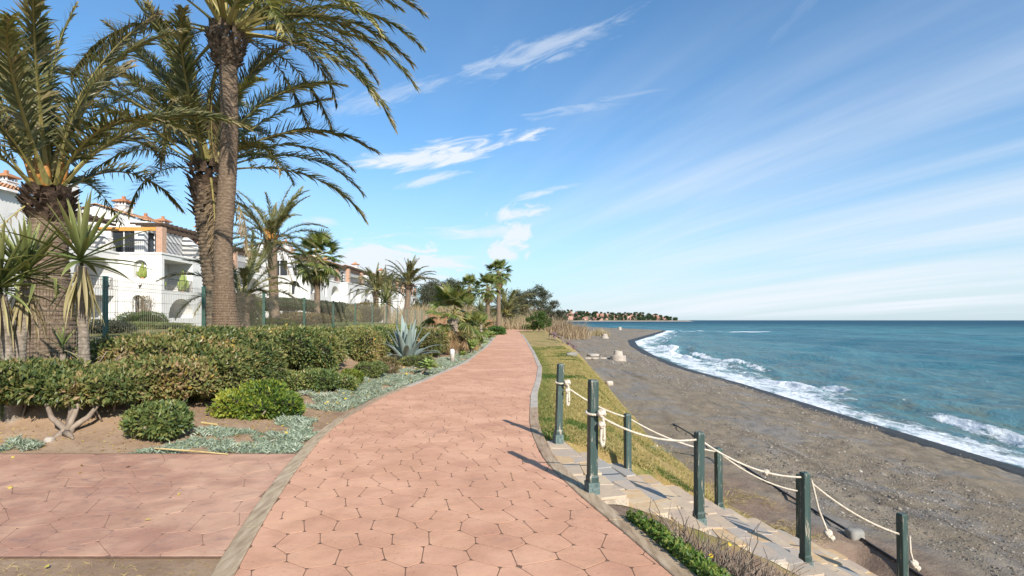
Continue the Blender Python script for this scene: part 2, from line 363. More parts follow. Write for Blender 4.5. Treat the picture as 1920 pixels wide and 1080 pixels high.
M['sand'] = ground_mat('grey_sand', [(.25, (.148, .116, .080)), (.5, (.215, .170, .117)), (.75, (.285, .228, .158))],
    [(.45, (.20, .185, .17), .48, .60, .8), (3.2, (.15, .13, .11), .58, .70, .6), (22, (.12, .105, .09), .60, .68, .55), (60, (.42, .39, .35), .62, .70, .5), (1.1, (.20, .13, .085), .62, .70, .5)], .9, 9, .05, attr=True)
M['straw'] = surf('dry_litter', [(.3, (.34, .24, .10)), (.7, (.52, .40, .20))], 8, .9, 0)

def sea_mat():
    m, g = pmat('sea_water'); v = g.n('ShaderNodeNewGeometry').outputs['Position']
    foam = g.n('ShaderNodeAttribute', attribute_name='foam').outputs['Fac']
    shal = g.n('ShaderNodeAttribute', attribute_name='shal').outputs['Fac']
    dist = g.n('ShaderNodeAttribute', attribute_name='offshore').outputs['Fac']
    patch = g.noise(g.n('ShaderNodeMapping', {0: v, 3: (.05, .012, 1)}).outputs[0], 1, 5, .6)
    deep = g.mix(g.sstep(patch, .38, .64), (.022, .112, .142), (.052, .185, .212))
    deep = g.mix(g.sstep(dist, 60, 700), deep, (.004, .058, .104))
    c = g.mix(shal, deep, (.085, .200, .215))
    c = g.mix(g.m('MULTIPLY', g.m('MULTIPLY', shal, shal), g.sstep(g.noise(v, .8, 5, .6), .4, .65)), c, (.135, .155, .115))
    vs = g.n('ShaderNodeMapping', {0: v, 3: (1, .55, 1)}).outputs[0]
    fn = g.noise(vs, 2.6, 8, .72, .8); fn2 = g.noise(vs, 11, 5, .7, .5)
    ff = g.m('ADD', g.m('MULTIPLY', fn, .75), g.m('MULTIPLY', fn2, .25))
    fm = g.sstep(g.m('ADD', g.m('SUBTRACT', foam, 1.0), g.m('MULTIPLY', ff, 1.5)), .16, .44)
    cap = g.noise(g.n('ShaderNodeMapping', {0: v, 3: (.16, .05, 1)}).outputs[0], 1.0, 8, .62)
    cap2 = g.noise(g.n('ShaderNodeMapping', {0: v, 3: (.011, .006, 1)}).outputs[0], 1.0, 2, .5)
    capm = g.m('MULTIPLY', g.sstep(cap, .725, .76), g.sstep(cap2, .45, .6))
    fm = g.m('MAXIMUM', fm, g.m('MULTIPLY', g.m('MULTIPLY', capm, g.sstep(dist, 60, 140)), .8))
    c = g.mix(fm, c, (.74, .77, .79))
    h = g.m('ADD', g.noise(g.n('ShaderNodeMapping', {0: v, 3: (1, .45, 1)}).outputs[0], 2.2, 8, .66, .4), g.m('MULTIPLY', g.noise(g.n('ShaderNodeMapping', {0: v, 3: (.22, .08, 1)}).outputs[0], 1, 4, .6), 3.0))
    bp = g.n('ShaderNodeBump', {'Strength': .9, 'Distance': .34, 'Height': h}).outputs[0]
    bf = g.n('ShaderNodeBump', {'Strength': .8, 'Distance': .08, 'Height': ff, 'Normal': bp}).outputs[0]
    rg = g.m('ADD', .14, g.m('MULTIPLY', fm, .7))
    fr = g.m('MINIMUM', g.m('MULTIPLY', g.n('ShaderNodeFresnel', {'IOR': 1.33, 'Normal': bf}).outputs[0], .42), g.m('ADD', .10, g.m('MULTIPLY', g.sstep(dist, 400, 25), .14)))
    fr = g.m('MULTIPLY', fr, g.m('SUBTRACT', 1.0, fm))
    di = g.n('ShaderNodeBsdfDiffuse', {'Color': c, 'Normal': bf}).outputs[0]; gl = g.n('ShaderNodeBsdfGlossy', {'Color': (1, 1, 1, 1), 'Roughness': rg, 'Normal': bf}).outputs[0]
    finish(g, g.n('ShaderNodeMixShader', {0: fr, 1: di, 2: gl}).outputs[0]); return m
M['sea'] = sea_mat()

# leaves
M['hedge'] = leafmat('hedge_leaf', [(0, (.040, .072, .024)), (.22, (.095, .135, .042)), (.45, (.18, .20, .058)), (.66, (.30, .255, .095)), (.84, (.38, .25, .14)), (1, (.52, .38, .07))], .25, .42)
M['hedge_dark'] = leafmat('dark_hedge_leaf', [(0, (.015, .035, .012)), (.5, (.03, .06, .02)), (1, (.07, .10, .03))], .2)
M['hedge_yellow'] = leafmat('yellow_green_leaf', [(0, (.045, .085, .02)), (.35, (.11, .16, .025)), (.65, (.24, .26, .035)), (1, (.38, .33, .05))], .35)
M['silver'] = leafmat('silver_leaf', [(0, (.11, .15, .09)), (.5, (.25, .295, .215)), (.85, (.42, .45, .36)), (1, (.30, .28, .10))], .15, .8)
M['weed'] = leafmat('weed_leaf', [(0, (.05, .10, .02)), (.5, (.10, .18, .03)), (1, (.24, .26, .06))], .35)
M['grass'] = leafmat('grass_blade', [(0, (.07, .12, .02)), (.3, (.16, .19, .045)), (.55, (.34, .27, .10)), (1, (.52, .39, .18))], .3, .7)
M['frond'] = leafmat('palm_leaflet', [(0, (.055, .070, .026)), (.4, (.135, .145, .052)), (.75, (.26, .22, .095)), (1, (.42, .33, .18))], .32, .38, .5, .5)
M['frond_dry'] = leafmat('dry_palm_leaflet', [(0, (.13, .095, .05)), (.5, (.26, .19, .10)), (1, (.38, .30, .17))], .3, .6, .4)
M['fan'] = leafmat('fan_palm_leaf', [(0, (.045, .075, .02)), (.5, (.105, .135, .03)), (.85, (.24, .23, .06)), (1, (.36, .30, .12))], .3, .4, .45)
M['fan_dry'] = leafmat('dry_fan_leaf', [(0, (.13, .08, .04)), (.5, (.28, .18, .09)), (1, (.42, .31, .17))], .25, .7, .5)
M['yucca'] = leafmat('yucca_leaf', [(0, (.045, .075, .025)), (.45, (.105, .135, .042)), (.8, (.24, .24, .085)), (1, (.40, .36, .17))], .2, .4, .5)
M['yucca_dry'] = leafmat('dry_yucca_leaf', [(0, (.14, .11, .05)), (.5, (.24, .19, .09)), (1, (.36, .29, .15))], .2, .6, .4)
M['euca'] = leafmat('grey_green_leaf', [(0, (.035, .045, .028)), (.5, (.075, .085, .05)), (1, (.15, .14, .085))], .25, .6)
M['brownleaf'] = leafmat('brown_bush_leaf', [(0, (.08, .07, .03)), (.5, (.17, .14, .055)), (1, (.30, .20, .09))], .3, .6)
M['green'] = leafmat('bright_bush_leaf', [(0, (.03, .07, .015)), (.5, (.06, .12, .02)), (1, (.13, .18, .04))], .3)
M['reed'] = leafmat('dry_reed', [(0, (.22, .16, .09)), (.5, (.36, .27, .16)), (1, (.50, .40, .26))], .25, .8)
M['petal'] = leafmat('yellow_petal', [(0, (.75, .48, .01)), (1, (.85, .62, .03))], .2, .6, 0)
M['petal_red'] = leafmat('red_petal', [(0, (.45, .06, .04)), (1, (.60, .12, .08))], .2, .6, 0)
M['petal_violet'] = leafmat('violet_petal', [(0, (.20, .10, .18)), (1, (.34, .20, .28))], .2, .6, 0)
M['fleck'] = leafmat('fallen_leaf', [(0, (.10, .06, .03)), (.5, (.40, .24, .05)), (1, (.55, .46, .10))], .2, .7, 0)
M['rachis'] = surf('palm_midrib', [(.3, (.20, .19, .06)), (.7, (.36, .29, .11))], 3, .45, .15, 30, rand=.35, world=False)
M['rachis_orange'] = surf('orange_sheath', [(.3, (.30, .125, .03)), (.7, (.48, .22, .055))], 4, .6, .2, 30, world=False)
M['bark'] = surf('palm_bark', [(.25, (.070, .046, .030)), (.5, (.165, .115, .077)), (.75, (.31, .235, .165))], 6, .9, .8, 30, stretch=(2, 2, 5), bdist=.03)
M['bark_dark'] = surf('palm_boots', [(.25, (.035, .025, .018)), (.5, (.10, .07, .047)), (.75, (.23, .16, .105))], 8, .9, .8, 30, bdist=.03, rand=.5)
M['fibre'] = surf('palm_fibre', [(.25, (.09, .056, .035)), (.5, (.19, .13, .085)), (.75, (.31, .235, .165))], 14, .95, 1, 40, stretch=(3, 3, .8), bdist=.04)
M['yuccabark'] = surf('yucca_bark', [(.25, (.10, .08, .06)), (.5, (.22, .18, .14)), (.75, (.37, .31, .25))], 16, .9, .8, 40, bdist=.02)
M['wood'] = surf('grey_brown_wood', [(.3, (.13, .095, .07)), (.7, (.30, .235, .18))], 12, .9, .6, 40, stretch=(1, 1, .4))
M['shadecore'] = surf('twig_shade', [(.3, (.022, .020, .012)), (.7, (.055, .045, .028))], 25, .95, .8, 40)
M['agave'] = surf('agave_skin', [(.25, (.155, .205, .185)), (.5, (.225, .275, .245)), (.8, (.315, .355, .31))], 2.5, .5, .12, 20, stretch=(1, 1, .35), rand=.25, world=False)
M['aloe'] = surf('succulent_skin', [(.25, (.12, .18, .045)), (.6, (.25, .30, .08)), (.85, (.40, .40, .12))], 4, .5, .1, 20, rand=.4, world=False)

# buildings
def plaster():
    m, g = pmat('white_plaster'); v = g.n('ShaderNodeNewGeometry').outputs['Position']
    c = g.ramp(g.noise(v, .9, 7, .65), [(.25, (.57, .55, .52)), (.6, (.66, .645, .62)), (.85, (.61, .59, .56))])
    c = g.mix(g.m('MULTIPLY', g.sstep(g.noise(g.n('ShaderNodeMapping', {0: v, 3: (2.5, 2.5, .35)}).outputs[0], 1, 6, .68), .56, .74), .35), c, (.62, .58, .52))
    bp = g.n('ShaderNodeBump', {'Strength': .25, 'Distance': .02, 'Height': g.noise(v, 12, 5, .6)}).outputs[0]
    finish(g, g.n('ShaderNodeBsdfPrincipled', {'Base Color': c, 'Roughness': .85, 'Specular IOR Level': .2, 'Normal': bp}).outputs[0]); return m
M['plaster'] = plaster()
def brickm():
    m, g = pmat('brick_pillar'); v = g.n('ShaderNodeNewGeometry').outputs['Position']
    s = g.n('ShaderNodeSeparateXYZ', {0: v}).outputs
    uv = g.n('ShaderNodeCombineXYZ', {0: g.m('ADD', s[0], s[1]), 1: s[2], 2: 0.0}).outputs[0]
    b = g.n('ShaderNodeTexBrick', {'Vector': uv, 'Color1': (.33, .14, .075, 1), 'Color2': (.44, .21, .12, 1), 'Mortar': (.52, .42, .33, 1), 'Scale': 1.0, 'Mortar Size': .012, 'Brick Width': .25, 'Row Height': .07})
    finish(g, g.n('ShaderNodeBsdfPrincipled', {'Base Color': b.outputs[0], 'Roughness': .9, 'Normal': g.n('ShaderNodeBump', {'Strength': .5, 'Distance': .01, 'Height': g.m('SUBTRACT', 1.0, b.outputs[1])}).outputs[0]}).outputs[0]); return m
M['brick'] = brickm()
M['tile'] = surf('terracotta_tile', [(.2, (.24, .10, .05)), (.5, (.42, .20, .10)), (.8, (.54, .33, .19))], 4.5, .85, .3, 30, rand=.2)
M['beam'] = surf('dark_stained_beam', [(.3, (.035, .022, .015)), (.7, (.085, .055, .036))], 6, .7, .3, 30)
M['beam_orange'] = surf('orange_varnished_beam', [(.3, (.48, .22, .05)), (.7, (.62, .31, .08))], 4, .5, .2, 30)
M['iron'] = surf('black_iron', [(.3, (.018, .018, .02)), (.7, (.04, .04, .042))], 10, .5, 0)
M['fencegreen'] = surf('green_coated_steel', [(.3, (.012, .075, .055)), (.7, (.02, .105, .078))], 5, .4, 0, spec=.5)
M['wire'] = surf('weathered_wire', [(.3, (.17, .15, .11)), (.7, (.27, .24, .18))], 3, .55, 0)
M['frame'] = surf('white_window_frame', [(.3, (.70, .69, .66)), (.7, (.80, .79, .76))], 3, .5, 0)
M['shutter'] = surf('brown_shutter', [(.3, (.22, .12, .07)), (.7, (.34, .20, .12))], 5, .6, .2, 30)
M['bluecloth'] = surf('blue_cloth', [(.3, (.12, .28, .45)), (.7, (.22, .42, .58))], 3, .9, .2, 20)
M['greencloth'] = surf('green_cloth', [(.3, (.01, .10, .08)), (.7, (.02, .16, .12))], 3, .9, .2, 20)
M['slatfence'] = surf('brown_timber_screen', [(.3, (.16, .085, .045)), (.7, (.30, .17, .09))], 6, .85, .3, 30, rand=.3)
def glassm():
    m, g = pmat('window_glass')
    finish(g, g.n('ShaderNodeBsdfPrincipled', {'Base Color': (.03, .035, .04, 1), 'Roughness': .06, 'Specular IOR Level': .6}).outputs[0]); return m
M['glass'] = glassm()
M['farred'] = surf('far_salmon_wall', [(.3, (.42, .22, .165)), (.7, (.55, .34, .27))], .05, .9, 0, rand=.5)
M['farroof'] = surf('far_roof', [(.3, (.34, .17, .12)), (.7, (.46, .25, .18))], .05, .9, 0, rand=.3)
M['farhill'] = ground_mat('far_shore', [(.3, (.06, .075, .04)), (.7, (.13, .13, .07))], [(.02, (.20, .17, .10), .5, .65, .7)], 0)
M['farsand'] = surf('far_sand', [(.3, (.36, .30, .22)), (.7, (.48, .40, .30))], .05, .95, 0)
M['rock'] = surf('beach_rock', [(.3, (.17, .16, .145)), (.7, (.34, .32, .28))], 5, .85, .6, 20, rand=.3)
M['pebble'] = leafmat('pebbles', [(0, (.09, .074, .058)), (.4, (.185, .155, .12)), (.75, (.29, .25, .20)), (1, (.46, .415, .35))], 0.0, .75, 0)
M['bollard'] = surf('white_painted_metal', [(.3, (.60, .60, .58)), (.7, (.74, .74, .72))], 6, .5, .1, 20)
# ---------------------------------------------------------------- the setting: ground strips that share their edges
_rows = list(np.arange(-11, 2, .5))+list(np.arange(2, 16, .11))
while _rows[-1] < 455: _rows.append(_rows[-1]+max(.11, (_rows[-1]-10)*.022))
ROWS = np.array(_rows[:-1])
def strip(name, left, right, ncol, mat, bias=1.0, attrs=None, zoff=0.0):
    u = np.linspace(0, 1, ncol)**bias
    X = left(ROWS)[:, None]*(1-u)+right(ROWS)[:, None]*u; Y = np.repeat(ROWS[:, None], ncol, 1)
    Z = height(X, Y)+zoff
    n, k = X.shape; i = np.arange((n-1)*k).reshape(n-1, k)[:, :-1].ravel()
    me = mesh(name, np.stack((X, Y, Z), -1), np.stack((i, i+1, i+k+1, i+k), 1), mat, True, {a: f(X, Y) for a, f in (attrs or {}).items()})
    return tag(put(name, me), kind='structure')
strip('far_garden', lambda y: np.full_like(y, -420.0), lambda y: np.full_like(y, -26.0), 30, M['lawn'])
strip('garden_lawn', lambda y: np.full_like(y, -26.0), lambda y: np.full_like(y, FX), 40, M['lawn'])
strip('flower_bed', lambda y: np.full_like(y, FX), lambda y: PL(y), 60, M['soil'], attrs=None)
strip('grass_bank', lambda y: PR(y), FOOT, 60, M['bank'], attrs={'earth': lambda X, Y: np.clip(sm(4.9, 4.6, Y)*.9+sm(.50, .95, (X-PR(Y)-KW-WFL(Y))/WSL(Y))*sm(10.5, 8.5, Y)*.8+sm(.75, 1.0, (X-PR(Y)-KW-WFL(Y))/WSL(Y))*.35, 0, 1)})
def wetness(X, Y):
    u = SHORE(Y)-X; return np.clip(sm(1.75, 1.15, u), 0, 1)*.9
def earth(X, Y):
    return sm(1.8, .0, X-FOOT(Y)+(fbm(X*1.5, Y*1.5, 31)-.5)*2.2)*sm(13, 9, Y)*.9
strip('beach', FOOT, lambda y: SHORE(y)+14, 230, M['sand'], attrs={'wet': wetness, 'earth': earth})

# red earth showing through on the slope below the lawn
# ---- the paved path: joint bed + single stamped stones
def bed(name, f, y0, y1, n, mat, z):
    ys = np.linspace(y0, y1, n); L, Rr = f(ys); V = []
    for a, b, y in zip(L, Rr, ys): V += [(a, y, z), (b, y, z)]
    return put(name, mesh(name, V, [(2*i, 2*i+1, 2*i+3, 2*i+2) for i in range(n-1)], mat))
path = tag(bed('path', lambda y: (PL(y)-.01, PR(y)+.01), -11, 125, 700, M['joint'], .0188), kind='structure')
def clip_poly(P, n, d):
    """keep the side n.p <= d"""
    out = []; k = len(P)
    for i in range(k):
        a, b = P[i], P[(i+1) % k]; da = n[0]*a[0]+n[1]*a[1]-d; db = n[0]*b[0]+n[1]*b[1]-d
        if da <= 0: out.append(a)
        if (da < 0 < db) or (db < 0 < da):
            t = da/(da-db); out.append((a[0]+(b[0]-a[0])*t, a[1]+(b[1]-a[1])*t))
    return out
def cells(W, v0, v1, sp, jit, seed, aspect=1.0):
    rnd = random.Random(seed); pts = []; r = 0; v = v0-sp
    while v < v1+sp:
        u = -sp+(sp/2 if r % 2 else 0)
        while u < W+sp:
            pts.append((u+rnd.uniform(-jit, jit)*sp, v+rnd.uniform(-jit, jit)*sp*aspect)); u += sp
        v += sp*.87*aspect; r += 1
    P = np.array(pts); res = []
    for i, p in enumerate(pts):
        d = P-np.array(p); r2 = (d**2).sum(1); nb = np.argsort(r2)[1:16]
        poly = [(0, v0), (W, v0), (W, v1), (0, v1)]
        for j in nb:
            n = (P[j, 0]-p[0], P[j, 1]-p[1]); mid = ((P[j, 0]+p[0])/2, (P[j, 1]+p[1])/2)
            poly = clip_poly(poly, n, n[0]*mid[0]+n[1]*mid[1])
            if len(poly) < 3: break
        if len(poly) >= 3:
            a = np.array(poly); area = .5*abs(np.dot(a[:, 0], np.roll(a[:, 1], 1))-np.dot(a[:, 1], np.roll(a[:, 0], 1)))
            if area > .012*sp: res.append(a)
    return res
def shrink(a, d):
    """inset a convex polygon by d along its edges"""
    c = a.mean(0); poly = [tuple(p) for p in a]; k = len(a)
    for i in range(k):
        p, q = a[i], a[(i+1) % k]; e = q-p; L = np.hypot(*e)
        if L < 1e-6: continue
        n = np.array((e[1], -e[0]))/L
        if n@(c-p) > 0: n = -n
        poly = clip_poly(poly, n, n@p-d)
        if len(poly) < 3: return None
    return np.array(poly)
def chaikin(a, f=.18):
    out = []
    for i in range(len(a)):
        p, q = a[i], a[(i+1) % len(a)]; out += [p*(1-f)+q*f, p*f+q*(1-f)]
    return np.array(out)
def slab(a, gap, bev, z0, z1, tmap, tilt, rnd, cf=.18):
    o = shrink(a, gap)
    if o is None: return None
    i = shrink(a, gap+bev)
    if i is None: return None
    if len(i) != len(o): i = o+(o.mean(0)-o)*min(.3, bev/max(.03, np.abs(o-o.mean(0)).max()))
    o = chaikin(o, cf); i = chaikin(i, cf); n = len(o); c = o.mean(0)
    tx, ty = rnd.uniform(-tilt, tilt), rnd.uniform(-tilt, tilt)
    V = [(*tmap(p), z0) for p in o]+[(*tmap(p), z1-bev*.16) for p in o]+[(*tmap(p), z1+tx*(p-c)[0]+ty*(p-c)[1]) for p in i]
    # consistent winding
    ar = np.dot(o[:, 0], np.roll(o[:, 1], -1))-np.dot(o[:, 1], np.roll(o[:, 0], -1))
    F = []
    for r in (0, 1):
        for j in range(n):
            k = (j+1) % n; F.append((r*n+j, r*n+k, (r+1)*n+k, (r+1)*n+j))
    F.append(tuple(2*n+j for j in range(n)))
    V = np.array(V)
    p0, p1, p2 = V[2*n], V[2*n+1], V[2*n+n//2]
    if np.cross(p1-p0, p2-p0)[2] < 0: F = [tuple(reversed(f)) for f in F]
    return V, F
def map_path(p): y = p[1]; l = float(PL(y)); r = float(PR(y)); return (l+(p[0]/2.8)*(r-l), y)
rnd = random.Random(4)
stones = cells(2.8, 2.0, 34, .305, .27, 11); stones.sort(key=lambda a: a[:, 1].mean())
rest = MB(); cnt = 0
for a in stones:
    sl = slab(a, .0034, .0026, .0, .0210, map_path, .002, rnd, .10)
    if sl is None: continue
    if cnt < 290: put('paving_stone', mesh('paving_stone', sl[0], sl[1], M['paver']), path); cnt += 1
    else: rest.add(*sl)
tag(rest.build('paving_stone', M['paver'], path), kind='stuff')
far = MB(); ys = np.linspace(33.9, 125, 60)
for i in range(59): far.add([(PL(ys[i]), ys[i], .021), (PR(ys[i]), ys[i], .021), (PR(ys[i+1]), ys[i+1], .021), (PL(ys[i+1]), ys[i+1], .021)], [(0, 1, 2, 3)])
tag(far.build('distant_paving', M['paver'], path), kind='stuff')
# side path joining from the left
side = tag(bed('side_path', lambda y: (np.full_like(y, -16.0), PL(y)-KW), 3.56, 6.34, 40, M['joint_side'], .0140), kind='structure')
for a in cells(8.6, 3.58, 6.30, .38, .30, 23):
    sl = slab(a, .0024, .003, .001, .0165, lambda p: (float(PL(p[1]))-KW-.004-p[0], p[1]), .004, rnd, .08)
    if sl: put('paving_stone', mesh('paving_stone', sl[0], sl[1], M['paver_side']), side)

# ---- timber edging, plank by plank, then concrete kerb blocks
def edging(name, label, cat, edge, sgn, segs, mat, part, top):
    t = thing(name, label, cat, (float(edge(segs[0][0])), segs[0][0], 0))
    for (a, b) in segs:
        ys = np.linspace(a+.004, b-.004, 6); V = []
        for y in ys:
            x0 = float(edge(y)); x1 = x0+sgn*KW
            zt = top+rnd.uniform(-.002, .002)
            V += [(x0, y, -.12), (x0, y, zt-.006), (x0+sgn*.008, y, zt), (x1-sgn*.008, y, zt), (x1, y, zt-.006), (x1, y, -.12)]
        V = np.array(V)-np.array(t.location)
        F = []
        for i in range(5):
            for j in range(5): F.append((i*6+j, i*6+j+1, (i+1)*6+j+1, (i+1)*6+j))
        F += [tuple(range(5, -1, -1)), tuple(30+j for j in range(6))]
        if sgn < 0: F = [tuple(reversed(f)) for f in F]
        put(part, mesh(part, V, F, mat), t)
    return t
edging('timber_edging', 'weathered timber edging along the left side of the path beside the flower bed', 'edging', PL, -1, [(.4, 2.7), (2.7, 4.05), (4.05, 6.3), (6.3, 8.5), (8.5, 10.6), (10.6, 12.6)], M['timber'], 'plank', .030)
edging('timber_edging', 'weathered timber edging along the right side of the path at the stone steps', 'edging', PR, 1, [(.4, 2.9), (2.9, 4.2), (4.2, 6.1), (6.1, 8.0), (8.0, 9.6)], M['timber'], 'plank', .030)
edging('concrete_kerb', 'pale concrete kerb between the path and the lawn strip', 'kerb', PR, 1, [(9.6+i*1.0, 10.6+i*1.0) for i in range(50)], M['concrete'], 'kerb_block', .032)
edging('concrete_kerb', 'low concrete kerb between the path and the silver ground cover', 'kerb', PL, -1, [(12.6+i*1.0, 13.6+i*1.0) for i in range(40)], M['concrete'], 'kerb_block', .028)

# ---- stone steps down to the beach
steps = thing('stone_steps', 'flagstone steps going down from the path to the beach between the rope posts', 'steps', (SO[0], SO[1], 0))
def sw(s, t): p = SO+SE1*s+SE2*t; return (p[0]-SO[0], p[1]-SO[1])
TR, RI = .40, .173
def flags(ds, dt, seed):
    """split a tread into uneven slabs, mostly square-edged, some halved"""
    r = random.Random(seed); cuts = [0]; out = []
    while cuts[-1] < dt-.45: cuts.append(cuts[-1]+r.uniform(.22, .58))
    cuts[-1] = dt if dt-cuts[-1] < .15 else cuts[-1]
    if cuts[-1] < dt: cuts.append(dt)
    lean = [0]+[r.uniform(-.07, .07) for _ in cuts[1:-1]]+[0]
    for i in range(len(cuts)-1):
        a, b, la, lb = cuts[i], cuts[i+1], lean[i], lean[i+1]
        def P(s, f): return ((s*ds), (a+la*(s-.5)*2)*(1-f)+(b+lb*(s-.5)*2)*f)
        if r.random() < .55:
            m0, m1 = r.uniform(.35, .65), r.uniform(.35, .65)
            out += [np.array([P(0, 0), P(m0, 0), P(m1, 1), P(0, 1)]), np.array([P(m0, 0), P(1, 0), P(1, 1), P(m1, 1)])]
        else: out.append(np.array([P(0, 0), P(1, 0), P(1, 1), P(0, 1)]))
    return out
for k in range(11):
    s0 = -.20 if k == 0 else .25+TR*(k-1); s1 = .25+TR*k; z = .012-RI*k
    b = MB(); zb = z-.75 if k else -.5
    t0, t1 = -1.16, 1.16
    V = [(*sw(s, t), zz) for zz in (zb, z-.02) for (s, t) in ((s0-.3*(k > 0), t0), (s1-.012, t0), (s1-.012, t1), (s0-.3*(k > 0), t1))]
    if k == 0:          # the landing is cut along the timber edge
        V = []
        for zz in (zb, z-.02):
            for (s, t) in ((0, t0), (s1-.012, t0), (s1-.012, t1), (0, t1)):
                p = SO+SE1*s+SE2*t
                if s == 0: p = np.array((float(PR(p[1]))+KW+.004, p[1]))
                V.append((p[0]-SO[0], p[1]-SO[1], zz))
    b.add(V, [(0,3,2,1),(4,5,6,7),(0,1,5,4),(1,2,6,5),(2,3,7,6),(3,0,4,7)])
    st = b.build('step', M['mortar'], steps)
    def tread_map(p):
        s = s0+p[0]; t = t0+p[1]; q = SO+SE1*s+SE2*t
        if k == 0:
            xe = float(PR(q[1]))+KW+.006; q2 = SO+SE1*s1+SE2*t; f = p[0]/(s1-s0); q = np.array((xe+(q2[0]-xe)*f, q[1]+(q2[1]-q[1])*f))
        return (q[0]-SO[0], q[1]-SO[1])
    for a in flags(s1-s0, t1-t0, 50+k):
        sl = slab(a, .004, .008, z-.022, z+rnd.uniform(-.009, .006), tread_map, .03, rnd, .07)
        if sl: put('flagstone', mesh('flagstone', sl[0], sl[1], M['flag']), st)
    if k < 10:          # stones on the riser
        t = t0
        while t < t1-.05:
            w = min(rnd.uniform(.25, .5), t1-t)
            rb = MB(); g_ = .005; za, zc = z-RI+.008, z-.024
            V = [(*sw(s, tt), zz) for zz in (za, zc) for (s, tt) in ((s1-.05, t+g_), (s1+.006+rnd.uniform(0, .006), t+g_), (s1+.006, t+w-g_), (s1-.05, t+w-g_))]
            rb.add(V, [(0,3,2,1),(4,5,6,7),(0,1,5,4),(1,2,6,5),(2,3,7,6),(3,0,4,7)])
            rb.build('riser_stone', M['flag'], st); t += w
def step_z(s): return .012-RI*max(0, math.ceil((s-.25)/TR))

# ---- green posts and ropes
def make_post(label, x, y, z, h, tilt=(0, 0), rz=0.0, taper=True):
    t = thing('rope_post', label, 'post', (x, y, z), 'green wooden rope posts beside the steps', rz)
    b = MB(); w = .039; H_ = h
    prof = [(w+.007, -.25), (w+.007, .15), (w, .17), (w, h-.02), (w-.006, h-.004), (w-.012, h)]
    V = []; tx, ty = tilt
    for r, zz in prof:
        for sx, sy in ((-1, -1), (1, -1), (1, 1), (-1, 1)):
            for c in (((.93*sx, sy), (sx, .93*sy)) if sx*sy < 0 else ((sx, .93*sy), (.93*sx, sy))):
                V.append((c[0]*r+tx*zz, c[1]*r+ty*zz, zz))
    n = 8; F = [(i*n+j, i*n+(j+1) % n, (i+1)*n+(j+1) % n, (i+1)*n+j) for i in range(len(prof)-1) for j in range(n)]
    F.append(tuple((len(prof)-1)*n+j for j in range(n)))
    b.add(V, F); b.build('post_shaft', M['post'], t)
    b = MB(); b.box((-.054, -.054, -.02), (.054, .054, .105)); b.build('steel_shoe', M['bracket'], t)
    for sx in (-.012, .022):
        b = MB(); b.tube([(sx, -.052, .06+sx), (sx, -.062, .06+sx)], .009, 8); b.build('bolt', M['bracket'], t)
    return t
# x, y, height, lean, label
near = [(.735, 4.90, 1.04, (.012, 0), 'tallest near green post at the top of the steps, rope loop hanging from it'),
        (1.90, 5.42, .97, (.003, 0), 'second near green post down the steps, standing on a pale flagstone tread'),
        (3.08, 5.60, 1.03, (-.008, 0), 'third near green post down the steps, hanging rope end beside it'),
        (4.30, 5.86, 1.02, (-.01, .01), 'lowest near green post, cut by the bottom edge of the picture')]
farp = [(.60, 6.92, 1.02, (.04, .02), 'leaning green post on the far top corner of the steps beside the lawn'),
        (1.52, 7.00, .88, (-.008, 0), 'second far green post, at the foot of the grass slope'),
        (2.80, 7.22, .90, (-.012, 0), 'third far green post, straw and red earth behind it'),
        (3.98, 7.36, 1.02, (-.004, 0), 'lowest far green post, split top showing above the post in front')]
def post_base(x, y):
    d = np.array((x, y))-SO; s, t = d@SE1, d@SE2
    return step_z(s) if abs(t) < 1.16 and -.2 < s < 4.6 else H(x, y)
PB = {}
for row, lst in (('n', near), ('f', farp)):
    for i, (x, y, h, tl, lab) in enumerate(lst):
        z = post_base(x, y); make_post(lab, x, y, z, h, tl, SA+.12); PB[row, i] = (x, y, z, h, tl)
def rope_path(p, q, sag, n=28):
    p, q = Vector(p), Vector(q)
    return [p.lerp(q, t)-Vector((0, 0, sag*4*t*(1-t))) for t in np.linspace(0, 1, n)]
def twisted(pts, r, mb, pitch=.055, ns=6):
    """three twisted strands along pts"""
    P = np.array([tuple(p) for p in pts]); seg = np.linalg.norm(np.diff(P, axis=0), axis=1); s = np.concatenate(([0], np.cumsum(seg)))
    n = max(4, int(s[-1]/.016)); ss = np.linspace(0, s[-1], n); Q = np.stack([np.interp(ss, s, P[:, k]) for k in range(3)], 1)
    T = np.gradient(Q, axis=0); T /= np.linalg.norm(T, axis=1)[:, None]+1e-9
    a = np.cross(T, (0, 0, 1.0)); bad = np.linalg.norm(a, axis=1) < .05; a[bad] = np.cross(T[bad], (1.0, 0, 0)); a /= np.linalg.norm(a, axis=1)[:, None]; b = np.cross(T, a)
    for k in range(3):
        ph = 2*math.pi*(ss/pitch+k/3); C = Q+(a*np.cos(ph)[:, None]+b*np.sin(ph)[:, None])*r*.52
        ang = np.arange(ns)*2*math.pi/ns
        V = C[:, None, :]+(a[:, None, :]*np.cos(ang)[None, :, None]+b[:, None, :]*np.sin(ang)[None, :, None])*r*.62
        F = [(i*ns+j, i*ns+(j+1) % ns, (i+1)*ns+(j+1) % ns, (i+1)*ns+j) for i in range(n-1) for j in range(ns)]
        mb.add(V, F)
def knot(parent, c, r):
    b = MB()
    for i in range(3):
        ang = np.linspace(0, 2*math.pi, 17); ax = Vector((math.cos(i*1.1), math.sin(i*1.9), .5+.3*i)).normalized(); u = ax.orthogonal().normalized(); v = ax.cross(u)
        b.tube([Vector(c)+(u*math.cos(a)+v*math.sin(a))*r*.75+ax*(i-1)*r*.5 for a in ang], r*.5, 6, cap=False)
    return b.build('knot', M['rope'], parent, True)
